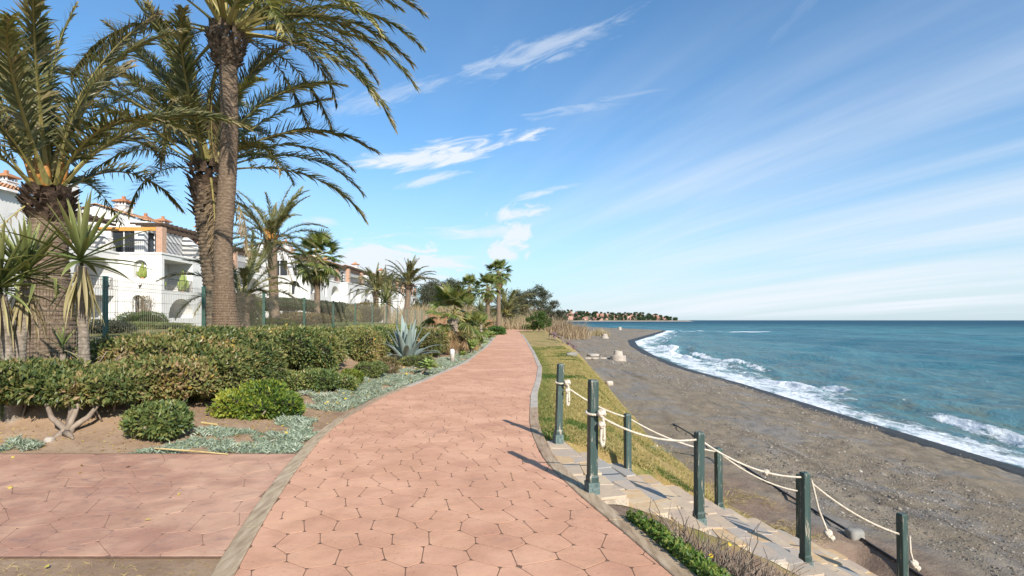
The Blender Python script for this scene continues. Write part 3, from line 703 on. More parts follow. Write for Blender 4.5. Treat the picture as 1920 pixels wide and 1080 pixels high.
def ropes(row, drops, sags, label, label_pt):
    pts = []; n = 4
    for i in range(n):
        x, y, z, h, tl = PB[row, i]; zz = z+h-drops[i]; pts.append((x+tl[0]*(h-drops[i]), y+tl[1]*(h-drops[i])-.0, zz))
    t = thing('rope', label, 'rope', pts[0]); o = Vector(pts[0])
    for i in range(n-1):
        b = MB(); path_ = [p-o for p in rope_path(pts[i], pts[i+1], sags[i])]
        twisted(path_, .0112, b); b.build('rope_span', M['rope'], t, True)
        if i in label_pt: knot(t, tuple(path_[int(len(path_)*label_pt[i])]), .026)
    return t, pts, o
rn, pn, on = ropes('n', [.30, .075, .055, .24], [.10, .10, .075], 'twisted pale rope strung through the near row of posts', {1: .62})
rf, pf, of_ = ropes('f', [.24, .05, .06, .24], [.06, .07, .09], 'twisted pale rope strung through the far row of posts', {1: .78})
def hang_loop(t, o, p, name='rope_loop', L=.30, dx=.07):
    x, y, z = p; b = MB()
    # turn round the post, then a doubled end hanging down
    ring = [Vector((x+.062*math.cos(a), y+.062*math.sin(a), z+.012*math.sin(a))) for a in np.linspace(0, 2*math.pi, 20)]
    twisted([q-o for q in ring], .0125, b)
    lp = [Vector((x+dx, y-.07, z+.02)), Vector((x+dx+.015, y-.085, z-.10)), Vector((x+dx+.02, y-.085, z-L*.8)), Vector((x+dx+.005, y-.085, z-L)), Vector((x+dx-.012, y-.085, z-L*.8)), Vector((x+dx-.005, y-.085, z-.08))]
    twisted([q-o for q in lp], .014, b); b.build(name, M['rope'], t, True)
    knot(t, tuple(Vector((x+dx, y-.075, z))-o), .034); knot(t, tuple(Vector((x+dx, y-.082, z-.10))-o), .028)
hang_loop(rn, on, pn[0]); hang_loop(rf, of_, pf[0], dx=.085)
def hang_end(t, o, p, q):
    b = MB(); pts = [Vector(p), Vector(p).lerp(Vector(q), .5)+Vector((-.015, 0, -.02)), Vector(q)]
    twisted([v-o for v in pts], .0115, b); b.build('rope_end', M['rope'], t, True)
    knot(t, tuple(Vector(q)-o), .035); knot(t, tuple(Vector(q)-o+Vector((.035, -.01, -.045))), .024)
hang_end(rn, on, (pn[2][0]+.06, pn[2][1]-.02, pn[2][2]-.02), (pn[2][0]+.26, pn[2][1]+.02, pn[2][2]-.60))
hang_end(rn, on, (pn[3][0]+.06, pn[3][1]-.03, pn[3][2]), (pn[3][0]+.10, pn[3][1]-.04, pn[3][2]-.30))

# black pipe lying along the foot of the bank
hp = [ground_at(a, b_) for a, b_ in ((1262, 796), (1300, 818), (1345, 846), (1400, 880), (1470, 926), (1540, 968), (1610, 1010), (1690, 1060), (1770, 1110))]
b = MB(); b.tube([p+Vector((0, 0, .02)) for p in hp], .02, 8)
tag(b.build('black_pipe', M['hose'], None, True), 'black pipe lying on the sand along the foot of the bank', 'pipe')
hp = [ground_at(a, b_)+Vector((0, 0, .012)) for a, b_ in ((1222, 840), (1250, 846), (1290, 853), (1330, 860), (1352, 872))]
b = MB(); b.tube(hp, .014, 6); tag(b.build('grey_pipe', M['bracket'], None, True), 'thin grey pipe end poking out of the red earth bank', 'pipe')

# ---------------------------------------------------------------- the sea
def build_sea():
    na, nr = 640, 760
    az = np.radians(np.linspace(-12, 84, na)); r = np.geomspace(8, 9500, nr)
    X = np.sin(az)[None, :]*r[:, None]; Y = np.cos(az)[None, :]*r[:, None]
    w = X-SHORE(Y); w = np.where(Y > 455, 400, w)
    near = sm(205, 190, Y)
    wfar = np.where(Y > 205, np.minimum(np.abs(w), 200)+0*w, w)
    wob = (fbm(Y*.16, X*.05, 41)-.5)*3.2+(fbm(Y*.7, X*.2, 43)-.5)*1.0
    ws = w+wob
    dr = r[:, None]*(math.log(9500/8)/nr)
    Z = np.zeros_like(X); rr = random.Random(3)
    for i in range(22):
        lam = .7*1.19**i*rr.uniform(.9, 1.1); th = R(rr.gauss(200, 26)); k = 2*math.pi/lam
        amp = .017*lam**.85*(1 if lam < 6 else .55)
        fade = np.clip((lam/(dr*3.0)-1), 0, 1)*sm(0.0, 5, w)
        ph = k*(X*math.cos(th)+Y*math.sin(th))+rr.uniform(0, 6.28)+3*(fbm(X*.6/lam, Y*.6/lam, 60+i, 2)-.5)
        Z += amp*fade*(1-2*np.abs(np.sin(ph/2)))*.9
    # low swell lines coming in, then the breaking crest and the swash on the beach
    sw_ = np.zeros_like(X); foam = np.zeros_like(X)
    for c, hgt, wd, seed in ((3.0, .42, .62, 1), (5.6, .42, .8, 2), (11.5, .22, 1.4, 3), (18, .20, 1.8, 4), (27, .18, 2.2, 5)):
        seg = sm(.40, .62, fbm(Y*.085, np.full_like(Y, c), 70+seed, 3))
        c_ = ws-c-(fbm(Y*.11, Y*0, 80+seed, 3)-.5)*3.0
        prof = np.where(c_ < 0, np.exp(-(c_/(wd*.55))**2), np.exp(-(c_/(wd*1.5))**2))
        sw_ += hgt*prof*(.25+.75*seg)*near
        if c < 7: foam = np.maximum(foam, seg*np.exp(-((c_+wd*.35)/(wd*(1.25 if c < 5 else .6)))**2)*(1.1 if c < 5 else .85))
        if c < 5: foam = np.maximum(foam, seg*.62*np.exp(-((c_+2.2)/1.6)**2))
    Z += sw_
    edge = np.clip((ws+.4)/.5, 0, 1)*sm(3.4, .3, ws)
    edge = np.clip((ws+.4)/.5, 0, 1)*sm(5.2, .6, ws)
    foam = np.maximum(foam, edge*(.48+.45*fbm(Y*.33, X*.5, 91, 3)))
    foam = np.maximum(foam, .55*sm(8.5, 2.5, ws)*sm(.40, .58, fbm(Y*.11, X*.11, 97, 4)))
    foam = foam*(.62+.76*fbm(X*1.1, Y*.6, 133, 3))
    foam = np.maximum(foam, .95*sm(5, .5, ws)*sm(170, 198, Y)*(Y < 222))                # surf on the point
    foam = foam*(Y < 230)
    tip = np.exp(-(((X-78)/26)**2+((Y-190)/4.0)**2)); foam = np.maximum(foam, tip*.85)
    shal = np.clip(sm(42, 1.0, w)*.9*sm(240, 100, Y), 0, 1)
    # swash runs up the sand a little
    Z = SEA+Z*np.where(w < 0, .25, 1)+np.clip(.0-w, 0, .6)*.12*near
    n, kk = X.shape; i = np.arange((n-1)*kk).reshape(n-1, kk)[:, :-1]
    keep = (np.maximum(w[:-1, 1:], w[1:, :-1]) > -2.5) | (Y[:-1, :-1] > 430) | (X[:-1, :-1] > SHORE(Y[:-1, :-1])-3)
    i = i[keep]
    me = mesh('sea', np.stack((X, Y, Z), -1), np.stack((i, i+kk, i+kk+1, i+1), 1), M['sea'], True, {'foam': foam, 'shal': shal, 'offshore': np.hypot(np.clip(X-14, 0, None), np.clip(Y-60, 0, None)*.8)})
    tag(put('sea', me), kind='structure')
build_sea()
# ---------------------------------------------------------------- leaf clouds
def rand_dirs(n, r): v = r.normal(size=(n, 3)); return v/np.linalg.norm(v, axis=1)[:, None]
def leaf_mesh(name, P, N, L, W, tint, mat, r, fold=.25):
    """one folded diamond leaf per point; N = the way the leaf points"""
    n = len(P); L = np.broadcast_to(L, n)[:, None]; W = np.broadcast_to(W, n)[:, None]
    N = N/(np.linalg.norm(N, axis=1)[:, None]+1e-9)
    a = np.cross(N, rand_dirs(n, r)); a /= np.linalg.norm(a, axis=1)[:, None]+1e-9; b = np.cross(N, a)
    V = np.empty((n, 4, 3)); V[:, 0] = P; V[:, 1] = P+N*L*.5+a*W*.5+b*W*fold; V[:, 2] = P+N*L; V[:, 3] = P+N*L*.5-a*W*.5+b*W*fold
    i = np.arange(n)[:, None]*4
    F = np.concatenate((i+np.array([[0, 1, 2]]), i+np.array([[0, 2, 3]])))
    return mesh(name, V.reshape(-1, 3), F, mat, False, {'tint': np.repeat(tint, 4)})
def blade_mesh(name, P, D, L, W, tint, mat, r, bend=.3):
    """thin grass-like blades, two segments"""
    n = len(P); L = np.broadcast_to(L, n)[:, None]; W = np.broadcast_to(W, n)[:, None]
    D = D/np.linalg.norm(D, axis=1)[:, None]; a = np.cross(D, rand_dirs(n, r)); a /= np.linalg.norm(a, axis=1)[:, None]+1e-9
    g_ = np.array((0, 0, -1.0)); out = D*np.array((1, 1, 0.0))
    V = np.empty((n, 5, 3)); mid = P+D*L*.55; tip = P+D*L+(g_*.5+out*.4)*L*bend
    V[:, 0] = P-a*W*.5; V[:, 1] = P+a*W*.5; V[:, 2] = mid+a*W*.4; V[:, 3] = mid-a*W*.4; V[:, 4] = tip
    i = np.arange(n)[:, None]*5
    F = np.concatenate((i+np.array([[0, 1, 2]]), i+np.array([[0, 2, 3]]), i+np.array([[3, 2, 4]])))
    return mesh(name, V.reshape(-1, 3), F, mat, False, {'tint': np.repeat(tint, 5)})
def super_pts(n, r, ex=2.7):
    """points on a boxy ball"""
    d = rand_dirs(n, r); k = (np.abs(d)**ex).sum(1)**(-1/ex); return d*k[:, None], d
def hedge(name, label, blobs, dens, leaf, mat, seed, cat='hedge', stems=6, core=True, flat=.0, tb=(0, 1), group=None, twigs=14):
    """blobs: (x, y, rx, ry, height, ground lift, turn); a clipped mass of small leaves over a solid dark core"""
    r = np.random.default_rng(seed); rd = random.Random(seed)
    x0, y0 = blobs[0][0], blobs[0][1]; o = Vector((x0, y0, H(x0, y0))); t = thing(name, label, cat, o, group)
    Ps, Ns, Ts = [], [], []; cb = MB()
    for (x, y, rx, ry, h, lift, rz) in blobs:
        zb = H(x, y)+lift; h = (-h-zb) if h < 0 else h; area = 4*(rx*ry+rx*h/2+ry*h/2)*1.3; n = int(area*dens)
        q, d = super_pts(n, r); depth = 1-np.abs(r.normal(0, .09, n))+np.where(r.uniform(size=n) < .10, r.uniform(0, .16, n), 0)
        lump = 1+(fbm(q[:, 0]*2.3+seed, q[:, 1]*2.3+q[:, 2]*1.7, seed)-.5)*.74
        q = q*(depth*lump)[:, None]
        c, s_ = math.cos(rz), math.sin(rz)
        lx, ly = q[:, 0]*rx, q[:, 1]*ry
        P = np.stack((x+lx*c-ly*s_, y+lx*s_+ly*c, zb+h/2+q[:, 2]*h/2), 1)
        keep = P[:, 2] > height(P[:, 0], P[:, 1])+.02; P, dd, q2 = P[keep], d[keep], q[keep]
        Nn = dd/np.array((rx, ry, h/2)); Nn /= np.linalg.norm(Nn, axis=1)[:, None]
        Nn = np.stack((Nn[:, 0]*c-Nn[:, 1]*s_, Nn[:, 0]*s_+Nn[:, 1]*c, Nn[:, 2]), 1)
        Ps.append(P); Ns.append(Nn*.9+rand_dirs(len(P), r)*.95+np.array((0, 0, .25)))
        tt = fbm(P[:, 0]*1.6, P[:, 1]*1.6+P[:, 2], seed+4)*.9+r.normal(0, .19, len(P))-.02
        Ts.append(tb[0]+(tb[1]-tb[0])*np.clip(tt, 0, 1))
        if twigs:           # bare and sprouting twigs that stick out of the leaves
            q3, d3 = super_pts(twigs, r); q3 = q3[q3[:, 2] > -.3]; tw = MB()
            for qq in q3:
                lx_, ly_ = qq[0]*rx, qq[1]*ry; e1 = Vector((x+lx_*c-ly_*s_, y+lx_*s_+ly_*c, zb+h/2+qq[2]*h/2)); ce = Vector((x, y, zb+h*.4)); dd_ = (e1-ce).normalized()
                tip = e1+(dd_+Vector(r.normal(0, .5, 3))).normalized()*r.uniform(.03, .13)*min(1, h*1.3); tw.tube([ce.lerp(e1, .75)-o, e1-o, tip-o], [.009, .006, .002], 3, cap=False)
            tag(tw.build('twigs', M['wood'], t), kind='stuff')
        if core:  # closed near-black shell, its colour stands for shade deep in the leaves
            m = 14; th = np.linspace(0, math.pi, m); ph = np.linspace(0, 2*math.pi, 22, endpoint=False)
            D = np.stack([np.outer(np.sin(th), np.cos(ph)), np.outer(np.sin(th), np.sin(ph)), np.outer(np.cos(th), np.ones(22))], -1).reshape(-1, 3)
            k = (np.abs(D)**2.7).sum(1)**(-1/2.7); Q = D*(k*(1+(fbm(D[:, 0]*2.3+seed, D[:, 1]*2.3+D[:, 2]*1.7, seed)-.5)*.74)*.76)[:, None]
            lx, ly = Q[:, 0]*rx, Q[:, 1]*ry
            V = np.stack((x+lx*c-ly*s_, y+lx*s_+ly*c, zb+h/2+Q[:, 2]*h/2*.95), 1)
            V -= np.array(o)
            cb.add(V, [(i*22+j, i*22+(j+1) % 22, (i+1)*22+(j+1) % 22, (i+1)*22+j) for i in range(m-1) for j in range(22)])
        for i in range(stems):
            a = rd.uniform(0, 6.28); rr = rd.uniform(.1, .75)
            bx, by = x+rx*rr*math.cos(a)*.8, y+ry*rr*math.sin(a)*.8; bz = H(bx, by)-.05
            e = Vector((bx+rd.uniform(-.25, .25), by+rd.uniform(-.25, .25), zb+h*rd.uniform(.35, .6)))
            p0 = Vector((bx, by, bz)); mid = p0.lerp(e, .5)+Vector((rd.uniform(-.07, .07), rd.uniform(-.07, .07), 0))
            sb = MB(); sb.tube([p0-o, mid-o, e-o], [.035*min(1, h), .026*min(1, h), .012], 6); sb.build('stem', M['wood'], t, True)
    P = np.concatenate(Ps); put('foliage', leaf_mesh('foliage', P-np.array(o), np.concatenate(Ns), leaf*r.uniform(.55, 1.4, len(P)), leaf*.55*r.uniform(.7, 1.2, len(P)), np.concatenate(Ts), M[mat], r), t)
    if core: cb.build('shaded_core', M['shadecore'], t, True)
    return t
def gx(px, py, dx=0, dy=0): p = ground_at(px, py); return p.x+dx, p.y+dy

hedge('hedge', 'big untrimmed hedge mass in the left foreground, bare stems showing under it',
      [(-6.8, 7.4, .7, .6, -1.0, .22, .05), (-5.95, 7.45, .68, .55, -.86, .20, .2), (-6.3, 8.05, .7, .5, -.88, .15, 0), (-5.5, 8.3, .75, .55, -.98, .12, .3), (-6.1, 9.0, .8, .7, -1.30, .08, .1), (-5.25, 9.2, .65, .6, -1.10, .08, .2), (-5.85, 9.9, .85, .8, -1.36, .05, .2), (-5.1, 10.1, .55, .7, -1.16, .05, 0), (-6.0, 10.9, .9, .8, -1.40, .1, 0)], 1500, .080, 'hedge', 3, stems=3, twigs=30)
hedge('hedge', 'long clipped hedge with rounded end behind the yellow-green shrubs', [(-6.15, 13.6, .75, 1.1, -1.40, .0, 0), (-5.45, 13.3, .7, 1.0, -1.40, .02, -.1), (-4.9, 13.5, .45, .7, -1.24, .02, 0), (-5.3, 14.3, .8, .8, -1.38, 0, 0)], 1150, .082, 'hedge', 5, stems=4)
hedge('hedge', 'ragged hedge with a bare twiggy side left of the agave', [(-5.3, 17.4, .7, 1.0, -1.28, .0, 0), (-4.6, 17.0, .45, .7, -1.20, 0, 0), (-4.5, 18.0, .5, .7, -1.1, 0, 0)], 950, .085, 'hedge', 6, stems=5)
hedge('hedge', 'small rounded hedge just right of the agave', [(-3.5, 21.6, .85, 1.0, -1.22, .04, 0)], 950, .08, 'hedge', 8, stems=4)
hedge('hedge', 'rounded clipped hedge behind the stumpy fan palm trunk', [(-3.3, 25.5, .8, 1.1, -1.1, .04, 0), (-2.6, 26.4, .6, .9, -1.0, .03, 0)], 700, .09, 'hedge', 9, stems=3)
hedge('hedge', 'low far hedge under the wire fence behind the agave', [(-5.8, 21.5, 1.0, 2.0, -1.32, .0, 0), (-5.4, 25, .9, 2, -1.3, 0, 0)], 500, .09, 'hedge', 10, stems=2)
x, y = gx(285, 828); hedge('shrub', 'small round shrub alone on the soil in front of the big hedge', [(x, y+.1, .30, .26, .36, .08, 0), (x+.16, y+.05, .2, .2, .26, .08, 0), (x-.17, y+.12, .2, .18, .28, .06, 0)], 2300, .07, 'hedge', 12, 'shrub', 6, tb=(0, .78))
x, y = gx(470, 785); hedge('shrub', 'bright yellow-green shrub with dark underside in the middle of the bed', [(x, y+.35, .36, .30, .44, .04, 0), (x-.28, y+.1, .28, .24, .34, .03, 0), (x+.32, y+.3, .28, .25, .32, .03, 0), (x+.05, y+.05, .22, .2, .26, .02, 0)], 1800, .072, 'hedge_yellow', 13, 'shrub', 7)
x, y = gx(590, 735); hedge('shrub', 'green shrub with a yellow tip right of the brightest shrub', [(x, y+.2, .40, .34, .36, .03, .2), (x-.5, y-.1, .32, .30, .32, .03, 0), (x+.42, y+.5, .3, .26, .26, .02, 0)], 1500, .072, 'hedge', 14, 'shrub', 6, tb=(0, .72))
x, y = gx(660, 722); hedge('shrub', 'little yellowish sprig shrub at the edge of the silver ground cover', [(x, y, .28, .22, .30, .03, 0)], 2600, .05, 'hedge_yellow', 15, 'shrub', 4)
x, y = gx(695, 708); hedge('shrub', 'small grey-green shrub on bare soil below the agave', [(x, y, .38, .30, .36, .02, 0)], 2400, .05, 'hedge', 16, 'shrub', 4, tb=(.1, .6))
x, y = gx(725, 700); hedge('shrub', 'thin brownish shrub at the foot of the agave', [(x, y, .33, .3, .40, .02, 0)], 1500, .05, 'brownleaf', 17, 'shrub', 7, core=False)
x, y = gx(775, 690); hedge('shrub', 'low shrub with reddish leaves between the agave and the small succulent', [(x, y+.6, .55, .4, .34, .02, 0)], 1700, .05, 'hedge', 18, 'shrub', 4)
x, y = gx(812, 664); hedge('shrub', 'small dark bush in front of the rounded hedge by the agave', [(x, y, .42, .3, .6, .04, 0)], 1800, .055, 'hedge', 19, 'shrub', 4, tb=(0, .6))
# bare cut branches sticking out of the hedge top
t = thing('bare_branches', 'bare cut grey branches sticking out of the gap in the big hedge', 'branches', at(190, 700, 8.3)); rd = random.Random(5); b = MB()
for i in range(16):
    p = at(rd.uniform(150, 215), rd.uniform(690, 712), rd.uniform(7.9, 8.5)); q = at(rd.uniform(120, 250), rd.uniform(655, 685), rd.uniform(7.9, 8.6))
    b = MB(); b.tube([p-t.location-Vector((0, 0, .25)), p-t.location, p.lerp(q, .55)-t.location+Vector((rd.uniform(-.05, .05), 0, .02)), q-t.location], [.02, .016, .011, .006], 5); b.build('branch', M['wood'], t, True)
# forked trunk of the front hedge
p = ground_at(118, 818); t = thing('hedge_stump', 'pale forked stump under the front of the big hedge', 'stump', p); b = MB()
for dx, dz, dy in ((-.30, .40, .1), (-.15, .42, .3), (-.05, .46, .2), (.10, .45, .15), (.24, .38, .3)): b.tube([(dx*.1, .05, -.08), (dx*.2+rd.uniform(-.03, .03), .05+dy*.2, .09), (dx*.6+rd.uniform(-.03, .03), dy*.7, dz*.55), (dx, dy, dz)], [.055, .042, .034, .022], 7)
b.tube([(.02, .03, .03), (.12, -.04, .02), (.2, -.08, -.02)], [.05, .035, .012], 7); b.tube([(-.03, .03, .04), (-.1, -.05, -.03)], [.045, .015], 7)
b.build('stump_wood', M['wood'], t, True)

# ---- silver ground cover with yellow flowers: patches along the edge of the bed
def flower(parent, p, r0=.028):
    n = 9; V = [(0, 0, .012)]; F = []
    for i in range(n):
        a = 2*math.pi*i/n; d = .28; V += [(math.cos(a-d)*r0*.55, math.sin(a-d)*r0*.55, .006), (math.cos(a)*r0, math.sin(a)*r0, .012), (math.cos(a+d)*r0*.55, math.sin(a+d)*r0*.55, .006)]; F.append((0, 1+3*i, 2+3*i, 3+3*i))
    V = np.array(V); me = mesh('flower', V, F, M['petal'], False, {'tint': np.linspace(0, 1, len(V))})
    o = put('flower', me, parent, p, (rng.uniform(.3, .9), rng.uniform(-.3, .3), rng.uniform(0, 6))); return o
FLOWER = []
def cover(label, blobs, n, seed, flowers=(), L=.075):
    r = np.random.default_rng(seed); P = []
    c = ground_at(blobs[0][0], blobs[0][1]); t = thing('ground_cover', label, 'ground cover', c)
    wts = np.array([b_[2]*b_[3] for b_ in blobs], float); wts /= wts.sum()
    for (px, py, rx, ry), wt in zip(blobs, wts):
        k = int(n*wt); g0 = ground_at(px, py)
        a = r.uniform(0, 6.28, k); q = np.sqrt(r.uniform(0, 1, k)); X = g0.x+np.cos(a)*q*rx; Y = g0.y+np.sin(a)*q*ry
        keep = (X < PL(Y)-KW-.02) & (fbm(X*3.1, Y*3.1, seed)-.30*q**3 > .30) & (Y > 6.36); P.append(np.stack((X[keep], Y[keep]), 1))
    P = np.concatenate(P); x, y = P[:, 0], P[:, 1]
    lump = fbm(x*4.2, y*4.2, seed+9, 3); z = height(x, y)-.01+np.clip(lump-.35, 0, 1)*.22*r.uniform(.2, 1, len(x))
    D = rand_dirs(len(x), r)*np.array((1, 1, .3))+np.array((0, 0, .75))
    tint = np.clip(.15+lump*.6+r.normal(0, .16, len(x)), 0, .92); tint[r.uniform(size=len(x)) < .02] = 1
    put('silver_leaves', blade_mesh('silver_leaves', np.stack((x, y, z), 1)-np.array(c), D, L*r.uniform(.6, 1.3, len(x)), .014*L/.075*r.uniform(.7, 1.3, len(x)), tint, M['silver'], r, .25), t)
    for (px, py) in flowers:
        g0 = ground_at(px, py+4); flower(t, Vector((g0.x, g0.y, g0.z+.10))-c, .03 if py > 740 else .04)
    return t
cover('silver-leaved ground cover in the front corner where the side path meets the path', [(330, 852, .55, .28), (470, 846, .75, .30), (545, 820, .55, .45), (430, 812, .45, .25), (380, 840, .5, .3), (560, 795, .35, .3)], 15000, 21,
      [(449, 847), (515, 815), (530, 809), (536, 822), (372, 825), (425, 808)])
cover('small tuft of silver ground cover at the left end of the side path', [(22, 842, .42, .18)], 1500, 22)
cover('widest sheet of silver ground cover dotted with yellow flowers beside the path bend', [(640, 748, .8, .8), (690, 730, 1.0, 1.1), (740, 715, 1.0, 1.3), (620, 765, .5, .4), (775, 712, .6, 1.0), (660, 760, .4, .4)], 26000, 24,
      [(609, 764), (614, 761), (613, 772), (632, 762), (648, 754), (644, 743), (660, 735), (688, 747), (691, 747), (692, 719), (709, 714), (727, 710), (724, 719), (770, 716), (774, 703), (635, 727)])
cover('silver ground cover round the white bollard', [(800, 698, .8, 1.4), (850, 680, .9, 2.0), (880, 668, .8, 2.5), (830, 690, .8, 1.6)], 17000, 25, [(758, 691), (815, 675), (762, 704)], .09)
cover('far strip of silver ground cover running along the path edge', [(900, 655, .8, 4.0), (915, 643, .7, 5.0), (925, 636, .7, 6)], 9000, 26, (), .12)

# ---- grass on the bank, lawn and bed weeds
def grass_patch(name, label, n, region, seed, L, W, mat, tintf, kind='stuff', zc=0.0):
    r = np.random.default_rng(seed); x, y = region(r, n)
    P = np.stack((x, y, height(x, y)-.005), 1); D = rand_dirs(len(x), r)*np.array((1, 1, .2))*.75+np.array((0, 0, .8))
    me = blade_mesh(name, P, D, L*r.uniform(.5, 1.4, len(x)), W, np.clip(tintf(x, y, r), 0, 1), M[mat], r, .5)
    return tag(put(name, me), label, 'grass', kind=kind)
def bank_region(r, n):
    y = 6.0+r.uniform(0, 1, n)**1.7*26; q = r.uniform(0, 1, n)
    x = PR(y)+KW+.01+q*(WFL(y)+WSL(y)*r.uniform(.3, 1.0, n))
    d = np.stack((x-SO[0], y-SO[1]), -1); k = (np.abs(d@SE2) > 1.19) | (d@SE1 < -.4)
    k &= ~((x-PR(y) > 1.4+.6*fbm(x*2, y*2, 7)) & (fbm(x*1.3, y*1.3, 77) < .47) & (y < 10)); k &= ~((y < 5.92) & (x > PR(y)+KW))
    return x[k], y[k]
grass_patch('grass', 'short dry and green grass covering the bank beside the path', 120000, bank_region, 31, .065, .0075, 'grass', lambda x, y, r: .60+r.normal(0, .17, len(x))-.75*sm(.54, .68, fbm(x*.8, y*1.3, 55))-.28*sm(.5, .1, x-PR(y)-KW))
def lip_region(r, n):
    y = 7.2+r.uniform(0, 1, n)**1.4*26; x = PR(y)+KW+WFL(y)+WSL(y)*r.normal(.45, .28, n); k = (fbm(x*2.2, y*1.2, 37) > .50) & (x > PR(y)+KW+.05) & (x < FOOT(y)+.4)
    d = np.stack((x-SO[0], y-SO[1]), -1); k &= np.abs(d@SE2) > 1.22; return x[k], y[k]
grass_patch('tussock_grass', 'longer dry tussock grass hanging over the lip of the bank', 30000, lip_region, 33, .13, .007, 'grass', lambda x, y, r: .72+r.normal(0, .15, len(x))-.6*sm(.60, .68, fbm(x*.9, y*.9, 58)))
def weed_region(r, n):
    y = r.uniform(2.8, 4.25, n); x = PR(y)+KW+r.uniform(.01, 1, n)**1.6*.7+.0
    k = fbm(x*3, y*3, 12)+.35*sm(.6, .1, x-PR(y)-KW) > .5; return x[k], y[k]
r_ = np.random.default_rng(5); x, y = weed_region(r_, 3600)
P = np.stack((x, y, height(x, y)+r_.uniform(0, .10, len(x))), 1)
tag(put('weeds', leaf_mesh('weeds', P, rand_dirs(len(x), r_)+np.array((0, 0, .6)), .038, .024, r_.uniform(0, 1, len(x)), M['weed'], r_)), 'green leafy weeds along the timber edging below the steps', 'weeds', kind='stuff')
# dry twiggy bush by the steps
def dry_bush(label, x, y, rx, h, seed, n=420, fl=()):
    rd = random.Random(seed); o = Vector((x, y, H(x, y))); t = thing('dry_bush', label, 'bush', o); b = MB()
    for i in range(n):
        a = rd.uniform(0, 6.28); q = rd.uniform(0, .7)*rx; p = Vector((math.cos(a)*q, math.sin(a)*q*.7, 0)); p.z = H(x+p.x, y+p.y)-o.z-.02
        d = Vector((math.cos(a)*rd.uniform(.1, .9), math.sin(a)*rd.uniform(.1, .9), rd.uniform(.3, 1.1))).normalized(); L = h*rd.uniform(.35, 1.05); pts = [p]
        for k in range(4):
            d = (d+Vector((rd.uniform(-.55, .55), rd.uniform(-.55, .55), rd.uniform(-.35, .3)))).normalized(); pts.append(pts[-1]+d*L/4)
        b.tube(pts, [.0075, .006, .005, .0038, .0022], 3, cap=False)
    tag(b.build('twigs', M['wood'], t), kind='stuff')
    for (px, py, d) in fl: flower(t, at(px, py, d)-o, .022)
    return t
dry_bush('dry grey twiggy bush with two small yellow flowers below the steps', 1.62, 4.10, .62, .46, 3, 800, ((1334, 1043, 4.0), (1367, 1022, 4.05)))
dry_bush('thin dry twigs standing at the lower edge of the steps', 2.15, 4.5, .4, .45, 4, 140)
# straw on the red earth slope
r_ = np.random.default_rng(15); y = r_.uniform(7.15, 10.5, 9000); x = PR(y)+KW+r_.uniform(.8, 4.2, 9000); k = fbm(x*1.6, y*1.6, 21) > .52; x, y = x[k], y[k]
D = rand_dirs(len(x), r_)*np.array((1, 1, .25))+np.array((0, 0, .12))
tag(put('straw', blade_mesh('straw', np.stack((x, y, height(x, y)+.012), 1), D, .11*r_.uniform(.4, 1.4, len(x)), .004, r_.uniform(.5, 1, len(x)), M['grass'], r_, .2)), 'dry straw scattered over the red earth slope above the beach', 'straw', kind='stuff')

# ---- big agave
def agave_leaf(L, w, curve_, seed):
    n, m = 14, 7; V = []; rd = random.Random(seed); tw = rd.uniform(-.25, .25)
    x = z = 0.0; pitch = R(90)
    for i in range(n):
        t = i/(n-1); p = R(90)-curve_*t**1.5
        wd = w*(.62+.38*math.sin(min(1, t/.45)*math.pi/2))*(1-max(0, (t-.45)/.55)**1.7)+.004
        th = .05*(1-t)+.006; ch = .32*(1-.5*t)
        for j in range(m):
            s = -1+2*j/(m-1); y = s*wd; up = ch*wd*(s*s); V.append((x-math.sin(p)*(up), y+tw*t*.1, z+math.cos(p)*up))
        for j in range(m-1, -1, -1):
            s = -1+2*j/(m-1); y = s*wd; up = ch*wd*(s*s)-th*(1-.92*s*s); V.append((x-math.sin(p)*(up), y+tw*t*.1, z+math.cos(p)*up))
        x += math.cos(p)*L/(n-1); z += math.sin(p)*L/(n-1)
    k = 2*m; F = [(i*k+j, i*k+(j+1) % k, (i+1)*k+(j+1) % k, (i+1)*k+j) for i in range(n-1) for j in range(k)]
    F += [tuple((n-1)*k+j for j in range(k))]
    return mesh('leaf', V, F, M['agave'], True)
p = ground_at(762, 683); ag = thing('agave', 'large blue-grey agave standing among the hedges left of the path', 'agave', p)
AL = [agave_leaf(1.55, .125, R(c), i) for i, c in enumerate((4, 12, 24, 40, 62))]
rd = random.Random(8)
for i in range(30):
    k = i/29; az = i*2.39996; tl = 3+k*52; me = AL[min(4, int(k*5+rd.uniform(-.5, .5)) if k > .1 else 0)]
    if abs(math.sin(az)) > .0: pass
    s = (1.0-.12*k)*rd.uniform(.85, 1.08)
    put('leaf', me, ag, (.05*math.cos(az), .05*math.sin(az), .02), Euler((0, R(tl), az)), (s, s, s))
# old dead leaves at its foot
b = MB()
for i in range(14):
    b = MB(); a = rd.uniform(0, 6.28); b.tube([(.1*math.cos(a), .1*math.sin(a), .05), (.4*math.cos(a), .4*math.sin(a), .03), (.6*math.cos(a+.2), .6*math.sin(a+.2), -.02)], [.05, .04, .01], 5); b.build('dead_leaf', M['straw'], ag)

